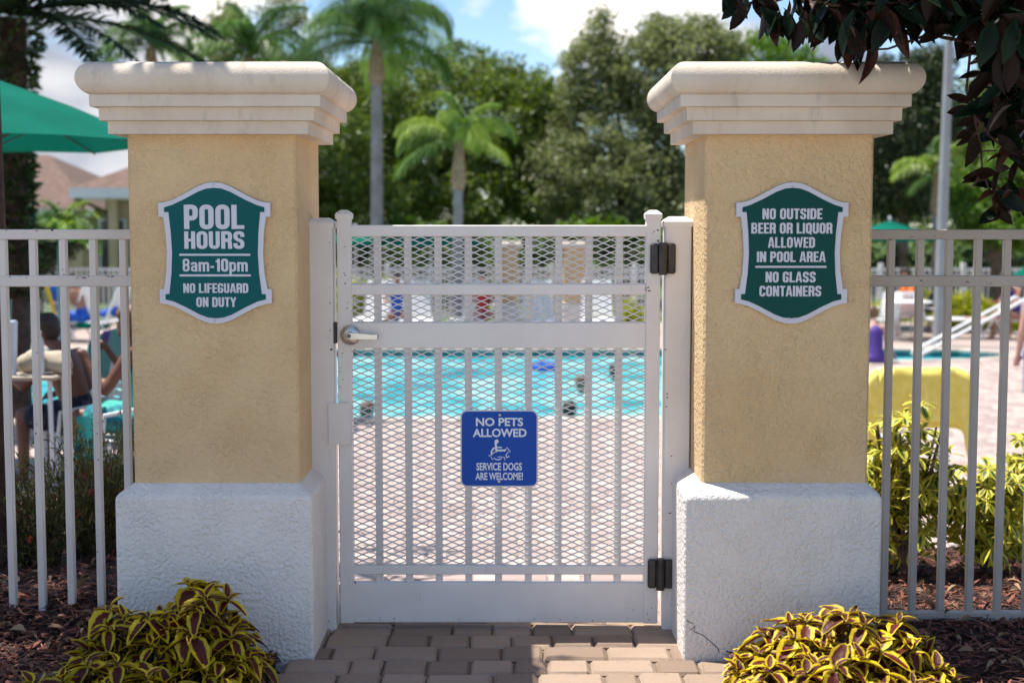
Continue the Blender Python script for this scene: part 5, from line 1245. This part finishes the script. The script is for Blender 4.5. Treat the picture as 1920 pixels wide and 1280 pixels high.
# towels on the far loungers
for (u, Y, w, d, h, m, lab, cat) in ((103, 26.65, .26, .5, .62, 'blue_f', 'dark blue towel over the far left lounger back', 'towel'), (91, 26.6, .08, .5, .62, 'yellow_b', 'yellow towel edge beside the blue towel at far left', 'towel')):
    p = at(u, 545, Y); zt_ = at(u, 535, Y).z
    cloth('towel', lambda a, b, p=p, w=w, h=h, zt_=zt_, Y=Y: Vector((p.x + (a - .5) * w + b * .15, Y - .1 + .05 * b, zt_ - b * h)), 6, 8, M[m], lab, cat)
for (u, v, m, lab) in ((208, 588, 'blue_f', 'crumpled bright blue towel on the far left lounger'), (165, 612, 'canvas', 'green bag under the far left lounger')):
    p = at(u, v, 26.2)
    bl = [((p.x + random.uniform(-.2, .2), 26.4 + random.uniform(-.1, .1), p.z + random.uniform(-.03, .06)), (.13, .1, .07)) for _ in range(7)]
    o = fused('towel_heap' if m == 'blue_f' else 'bag', [], M[m], None, .02, bl, 3); o['label'] = lab; o['category'] = 'towel' if m == 'blue_f' else 'bag'
p = at(1742, 560, 27.1)
cloth('towel', lambda a, b: Vector((p.x - .12 + a * .28 + (1 - b) * .12, 27.05, at(1742, 548, 27.1).z - b * .38)), 6, 8, M['navy'], 'dark towel on the far chair beside the yellow shrub', 'towel')
p2 = at(1860, 598, 27)
cloth('towel', lambda a, b: Vector((p2.x - .45 + a * .9, 26.9 + b * .5, DECK + .385)), 6, 6, M['skin_pale'], 'pink towel lying on the seat of the far right lounger', 'towel')
# handrail of the pool steps
hr = thing('pool_handrail', 'slanting bright steel handrail at the right end of the pool', 'handrail', (at(1728, 665, 22.5).x, 22.5, DECK))
for dy in (0, .5):
    pa = at(1728, 664, 22.5 ) ; pb_ = at(1925, 560, 22.5)
    MB().tube([(pa.x, 22.5 + dy, pa.z - .05), (pa.x, 22.5 + dy, pa.z), (pb_.x, 22.5 + dy, pb_.z), (pb_.x + .12, 22.5 + dy, pb_.z - .05), (pb_.x + .15, 22.5 + dy, DECK)], .027, 10).build('rail', M['white'], hr, smooth=True)

# ------------------------------------------------------------ people
def person(label, J, skin='skin', hair='hair', cloth_=(), vox=.014, hairlong=False, face=(0, -1, 0), fingers=True, sc=1.0, loc=(0, 0, 0)):
    """J: joints in world coordinates"""
    j = {k_: Vector(v_) for k_, v_ in J.items()}
    t = thing('person', label, 'person', (j['pelvis'].x, j['pelvis'].y, loc[2] if loc[2] else j['pelvis'].z))
    f = Vector(face).normalized(); sd = f.cross(Vector((0, 0, 1))).normalized(); hd = j['head']
    bn = [(j['pelvis'], j['waist'], .125, .115), (j['waist'], j['chest'], .115, .135), (j['chest'], j['neck'], .12, .055), (j['neck'], hd - Vector((0, 0, .06)), .052, .05)]
    bn += [(j['chest'] + Vector((0, 0, .05)), j['sh' + s], .09, .055) for s in 'LR']
    for s in 'LR':
        bn += [(j['sh' + s], j['el' + s], .052, .040), (j['el' + s], j['wr' + s], .040, .026), (j['pelvis'], j['hip' + s], .11, .095), (j['hip' + s], j['kn' + s], .088, .058), (j['kn' + s], j['an' + s], .056, .036), (j['an' + s], j['to' + s], .038, .028)]
        w = j['wr' + s]; d = (w - j['el' + s]).normalized(); side = d.cross(Vector((0, 0, 1))); side = side.normalized() if side.length > .1 else Vector((1, 0, 0))
        palm_ = w + d * .075; bn.append((w, palm_, .024, .032))
        if fingers:
            for q, ln in zip((-1.5, -.5, .5, 1.5), (.055, .07, .075, .06)):
                b0_ = palm_ + side * q * .017; b1_ = b0_ + d * ln * .55 + Vector((0, 0, -.008)); b2_ = b1_ + d * ln * .35 + Vector((0, 0, -.025))
                bn += [(b0_, b1_, .0095, .009), (b1_, b2_, .009, .008)]
            th_ = w + d * .03 + side * .03; bn += [(w + d * .02, th_ + side * .012, .014, .011), (th_ + side * .012, th_ + side * .022 + d * .04, .011, .009)]
    balls = [(hd, (.078, .088, .108)), (hd - f * .012 + Vector((0, 0, .02)), (.082, .085, .09)), (hd + f * .088 + Vector((0, 0, -.012)), (.014, .02, .022)), (hd + f * .05 - Vector((0, 0, .07)), (.042, .042, .035)), (hd + sd * .08 - f * .01, (.015, .02, .03)), (hd - sd * .08 - f * .01, (.015, .02, .03)), (hd + f * .078 - Vector((0, 0, .052)), (.024, .012, .009))]
    body = fused('body', bn, M[skin], t, vox, balls, 4)
    for s in (-1, 1):
        MB().ball(hd + f * .078 + sd * s * .032 + Vector((0, 0, .012)), (.010, .010, .008), 8).build('eye', M['black'], t, smooth=True)
    hb_ = [(hd - f * .022 + Vector((0, 0, .035)), (.088, .092, .092)), (hd - f * .045 + Vector((0, 0, -.01)), (.080, .062, .085)), (hd + Vector((0, 0, .06)) + f * .02, (.078, .075, .062))]
    hbones = [(hd - f * .07, j['chest'] - f * .12 + Vector((0, 0, .06)), .07, .03)] if hairlong else []
    fused('hair', hbones, M[hair], t, .012, hb_, 2)
    for (nm, bones, m, extra) in cloth_:
        cb = []
        for (a, b, ra, rb) in bones:
            pa = j[a]; pb2 = j[b] if isinstance(b, str) else j[b[0]].lerp(j[b[1]], b[2]); cb.append((pa, pb2, ra + extra, rb + extra))
        fused(nm, cb, M[m], t, vox, (), 3)
    return t
TRUNKS = lambda m: ('swim_trunks', [('pelvis', 'waist', .125, .10), ('pelvis', 'hipL', .115, .10), ('pelvis', 'hipR', .115, .10), ('hipL', ('hipL', 'knL', .72), .09, .085), ('hipR', ('hipR', 'knR', .72), .09, .085)], m, .014)
SUIT = lambda m: ('swimsuit', [('pelvis', 'waist', .125, .115), ('waist', 'chest', .115, .135), ('pelvis', 'hipL', .11, .095), ('pelvis', 'hipR', .11, .095)], m, .010)
def seated(px_, py, gz_, faceang, lean=0., arms=None, seat=.45, headz=.80, knee_split=.1, tall=1.0):
    """joint set of a figure on a chair, facing faceang (radians from +x)"""
    f = Vector((math.cos(faceang), math.sin(faceang), 0)); s = Vector((-f.y, f.x, 0)); o = Vector((px_, py, gz_)); up = Vector((0, 0, 1))
    J = {'pelvis': o + up * (seat + .09)}
    J['waist'] = J['pelvis'] + (up * .17 + f * lean * .4) * tall; J['chest'] = J['waist'] + (up * .22 + f * lean * .7) * tall; J['neck'] = J['chest'] + (up * .17 + f * lean * .5) * tall; J['head'] = J['neck'] + (up * .15 + f * (.03 + lean * .6)) * tall
    for k_, q in (('L', 1), ('R', -1)):
        J['sh' + k_] = J['chest'] + up * .09 + s * q * .175; J['hip' + k_] = J['pelvis'] + s * q * .09 - up * .01
        J['kn' + k_] = J['hip' + k_] + f * .42 * tall + s * q * knee_split + up * .03; J['an' + k_] = o + f * .40 * tall + s * q * (.12 + knee_split) + up * .06; J['to' + k_] = J['an' + k_] + f * .15 - up * .03
        J['el' + k_] = J['sh' + k_] + f * .12 - up * .24 + s * q * .05; J['wr' + k_] = J['el' + k_] + f * .22 + up * .02 - s * q * .06
    if arms:
        for k_, v_ in arms.items(): J[k_] = J[k_.replace('wr', 'sh').replace('el', 'sh')] + f * v_[0] + s * v_[1] + up * v_[2]
    return J
# boy in a chair, facing left and a little away
JA = seated(at(150, 750, 10.3).x, 10.3, g(10.3), R(165), lean=.12, seat=.40, tall=.90, knee_split=.06, arms={'elR': (-.02, -.10, -.25), 'wrR': (.20, -.04, -.30), 'elL': (.2, .05, -.2), 'wrL': (.40, .0, -.1)})
person('dark-haired boy in navy patterned trunks seated behind the left fence', JA, 'skin_dark', 'hair', [TRUNKS('navy')], face=(-.8, .55, -.1), loc=(0, 0, g(10.3)))
# bather beside the pillar, looking at a phone
JB = seated(at(265, 760, 10.0).x, 10.0, g(10.0), R(178), lean=.02, seat=.42, tall=.95, knee_split=.04, arms={'elR': (.12, -.08, -.25), 'wrR': (.26, -.02, -.02), 'elL': (.16, .06, -.25), 'wrL': (.30, .0, -.05)})
PBt = person('bather in teal patterned wrap beside the left pillar, holding up a phone', JB, 'skin_dark', 'hair_brown', [TRUNKS('teal_print')], hairlong=True, face=(-1, .1, -.2), loc=(0, 0, g(10.0)))
fused('wrap', [(JB['chest'], JB['shR'] + Vector((.03, 0, 0)), .12, .09), (JB['chest'] + Vector((.05, -.06, 0)), JB['waist'] + Vector((.08, -.08, -.05)), .13, .13), (JB['waist'] + Vector((.05, -.1, 0)), JB['pelvis'] + Vector((.1, -.12, -.1)), .10, .09)], M['teal_print'], PBt, .016)
ph = JB['wrR'] + Vector((-.03, 0, .09))
o = MB().box(-.035, .035, -.005, .005, -.07, .07, .004, Matrix.Translation(ph) @ Euler((R(20), 0, R(60))).to_matrix().to_4x4()).build('phone', M['purple']); o['label'] = 'phone held up by the bather beside the left pillar'; o['category'] = 'phone'
# hanging teal cloth from the knees of the bather
pk_ = at(165, 775, 9.8)
cloth('teal_towel', lambda a, b: Vector((pk_.x - .08 + a * .19 + .02 * math.sin(b * 5), 9.75 + .03 * math.sin(a * 9), at(150, 778, 9.8).z - b * .33 * (1 - .25 * abs(a - .4)))), 10, 12, M['teal_print'], 'teal and blue towel hanging beside the chair of the bather', 'towel')
cloth('pale_teal_towel', lambda a, b: Vector((at(212, 640, 10.9).x - .16 + a * .36 - .04 * (1 - b) * (1 - a), 10.9, at(210, 612, 10.9).z - (1 - a) ** 3 * .14 - b * .36)), 12, 10, M['teal_cloth'], 'pale teal towel over a chair back behind the bather', 'towel')
dup(CH0, (at(214, 640, 11.0).x, 11.2, g(11.2)), R(180), 'white chair holding the pale teal towel behind the bather')
# bag, cup and bottle on a small table between them
stb = thing('side_table', 'small white side table left of the boy', 'table', (at(55, 720, 9.8).x, 9.8, g(9.8))); q_ = stb.location
ztab = at(60, 700, 9.8).z
MB().box(q_.x - .26, q_.x + .24, q_.y - .2, q_.y + .2, ztab - .03, ztab, .008).build('tabletop', M['beige'], stb)
for sx in (-1, 1):
    for sy in (-1, 1): MB().tube([(q_.x + sx * .2, q_.y + sy * .16, q_.z), (q_.x + sx * .19, q_.y + sy * .15, ztab - .03)], .016, 8).build('leg', M['white'], stb)
bp_ = at(75, 690, 9.7)
bt = thing('water_bottle', 'clear water bottle standing beside the beige bag', 'bottle', (bp_.x, 9.7, ztab))
hb2 = (at(75, 620, 9.7).z - ztab)
MB().lathe([(.030, 0), (.033, .01), (.033, hb2 * .55), (.030, hb2 * .6), (.033, hb2 * .66), (.028, hb2 * .78), (.013, hb2 * .9), (.013, hb2 * .94)], 16, Matrix.Translation((bp_.x, 9.7, ztab))).build('bottle_body', M['clear'], bt, smooth=True)
MB().lathe([(.015, hb2 * .93), (.015, hb2)], 12, Matrix.Translation((bp_.x, 9.7, ztab))).build('bottle_cap', M['white'], bt, smooth=True)
cp = at(22, 690, 9.7); ct = thing('paper_cup', 'white and blue drink cup with a straw at the left edge', 'cup', (cp.x, 9.7, ztab)); hc = at(22, 600, 9.7).z - ztab
MB().lathe([(.032, 0), (.045, hc * .9), (.047, hc * .92), (.047, hc * .96), (.038, hc * .99)], 18, Matrix.Translation((cp.x, 9.7, ztab))).build('cup_body', M['cup'], ct, smooth=True)
MB().tube([(cp.x, 9.7, ztab + hc * .9), (cp.x + .01, 9.7, ztab + hc + .14)], .005, 6).build('straw', M['teal_cloth'], ct)
o = fused('beach_bag', [((q_.x - .02, q_.y, ztab + .07), (q_.x + .22, q_.y, ztab + .09), .07, .075), ((q_.x + .05, q_.y, ztab + .10), (q_.x + .26, q_.y - .04, ztab + .06), .08, .06)], M['beige'], None, .016); o['label'] = 'slumped beige beach bag on the side table'; o['category'] = 'bag'
# far bather on the left lounger
pj = at(158, 590, 26.6)
person('far bather sitting on the left lounger across the pool', seated(pj.x, 26.5, DECK, R(170), .1, seat=.36), 'skin', 'hair', [TRUNKS('blue_f')], vox=.022, fingers=False, face=(-1, 0, 0), loc=(0, 0, DECK))
pj = at(1722, 590, 27.4)
person('far seated figure in an orange shirt at the white table', seated(pj.x, 27.7, DECK, R(190), .08, seat=.42), 'skin', 'hair', [TRUNKS('red'), ('shirt', [('pelvis', 'waist', .125, .115), ('waist', 'chest', .12, .14), ('chest', 'shL', .1, .06), ('chest', 'shR', .1, .06), ('shL', ('shL', 'elL', .6), .06, .055), ('shR', ('shR', 'elR', .6), .06, .055)], 'orange', .016)], vox=.022, fingers=False, face=(-1, 0, 0), loc=(0, 0, DECK))
pj = at(1912, 590, 27)
person('far bather in purple on the lounger at the right edge', seated(pj.x, 27.0, DECK, R(200), .15, seat=.36), 'skin', 'hair_brown', [SUIT('purple')], vox=.022, fingers=False, face=(-1, 0, 0), loc=(0, 0, DECK))
pj = at(1641, 680, 22.3)
person('bather in purple swimsuit sitting at the pool edge beside the right pillar', seated(pj.x, 22.25, DECK - .40, R(95), .1, seat=.38, arms={'elR': (.1, -.1, -.25), 'wrR': (.05, -.16, -.42), 'elL': (.1, .1, -.25), 'wrL': (.3, .1, -.3)}), 'skin_pale', 'hair_brown', [SUIT('purple')], vox=.018, fingers=False, face=(0, 1, 0), loc=(0, 0, DECK))
for (u, lab, m, sk) in ((745, 'far bather resting behind the mesh at left in blue', 'blue_f', 'skin'), (905, 'far bather resting behind the mesh near the centre in red', 'red', 'skin_pale')):
    pj = at(u, 600, 27.4); person(lab, seated(pj.x, 27.3, DECK, R(-80), .0, seat=.36), sk, 'hair', [SUIT(m)], vox=.024, fingers=False, face=(0, -1, 0), loc=(0, 0, DECK))
# standing figure with a white towel at the right edge
ps = at(1958, 700, 13.6); gz2 = g(13.6); up = Vector((0, 0, 1)); o_ = Vector((ps.x, 13.6, gz2))
JS = {'pelvis': o_ + up * .92, 'waist': o_ + up * 1.08, 'chest': o_ + up * 1.30, 'neck': o_ + up * 1.47, 'head': o_ + up * 1.62}
for s_, q in (('L', -1), ('R', 1)):
    X_ = Vector((q, 0, 0)); JS['sh' + s_] = o_ + up * 1.39 + X_ * .17; JS['el' + s_] = o_ + up * 1.12 + X_ * .22; JS['wr' + s_] = o_ + up * .90 + X_ * .22 + Vector((0, .1, 0)); JS['hip' + s_] = o_ + up * .88 + X_ * .09; JS['kn' + s_] = o_ + up * .48 + X_ * .11; JS['an' + s_] = o_ + up * .08 + X_ * .11; JS['to' + s_] = o_ + up * .04 + X_ * .12 + Vector((0, .15, 0))
person('standing bather in blue trunks cut by the right edge', JS, 'skin_pale', 'hair_brown', [TRUNKS('blue_f')], vox=.016, face=(0, 1, 0), loc=(0, 0, gz2))
cloth('white_towel', lambda a, b: Vector((ps.x - .32 + a * .55 - .03 * math.sin(b * 4) + .05 * (1 - b) * (1 - a) * 3, 13.38 + .03 * math.sin(a * 14), at(1910, 640, 13.4).z - b * (.50 - .08 * a))), 16, 12, M['towel_w'], 'white towel hanging from the standing bather at the right edge', 'towel')
# swimmers: shoulders out of the water
def swimmer(label, u, v, sk, hr_, ang=90, suit=None):
    d = px_dir(u, v); zw_ = DECK - .13; t_ = (zw_ - H) / d.z; x, y = d.x * t_, d.y * t_; f = Vector((math.cos(R(ang)), math.sin(R(ang)), 0)); s = Vector((-f.y, f.x, 0)); o0 = Vector((x, y, zw_ - .50)); J = {}
    J['pelvis'] = o0 - up * .25; J['waist'] = o0; J['chest'] = o0 + up * .27 ; J['neck'] = o0 + up * .48; J['head'] = o0 + up * .63
    for k_, q in (('L', 1), ('R', -1)):
        J['sh' + k_] = J['chest'] + up * .12 + s * q * .17; J['el' + k_] = J['sh' + k_] + s * q * .2 + f * .08 - up * .12; J['wr' + k_] = J['el' + k_] + f * .22 + up * .02
        J['hip' + k_] = J['pelvis'] + s * q * .09; J['kn' + k_] = J['hip' + k_] - up * .25 + f * .2; J['an' + k_] = J['kn' + k_] - f * .3 - up * .05; J['to' + k_] = J['an' + k_] - f * .1
    person(label, J, sk, hr_, [SUIT(suit)] if suit else [TRUNKS('navy')], vox=.018, fingers=False, face=tuple(f), loc=(0, 0, zw_))
swimmer('wet dark-haired swimmer in the middle of the pool, right of the blue sign', 1090, 735, 'skin', 'hair_brown', 80)
swimmer('swimmer nearest the pool edge, seen just right of the blue sign', 1068, 790, 'skin_pale', 'hair', 70, 'red')
swimmer('farthest swimmer near the right end of the pool', 1152, 712, 'skin', 'hair', 100)
swimmer('swimmer at the near pool edge seen at the left of the gate mesh', 690, 790, 'skin_pale', 'hair_brown', 60, 'teal_print')
# blue float
p = at(1018, 668, 23.5); ft_ = MB()
rp_ = [(p.x + math.cos(a) * .17, 22.6 + math.sin(a) * .3, DECK - .09) for a in [i * 2 * math.pi / 24 for i in range(25)]]
o = MB()  .tube(rp_, .07, 12, cap=False).build('pool_float', M['blue_f'], smooth=True); o['label'] = 'bright blue ring float at the far side of the pool'; o['category'] = 'float'
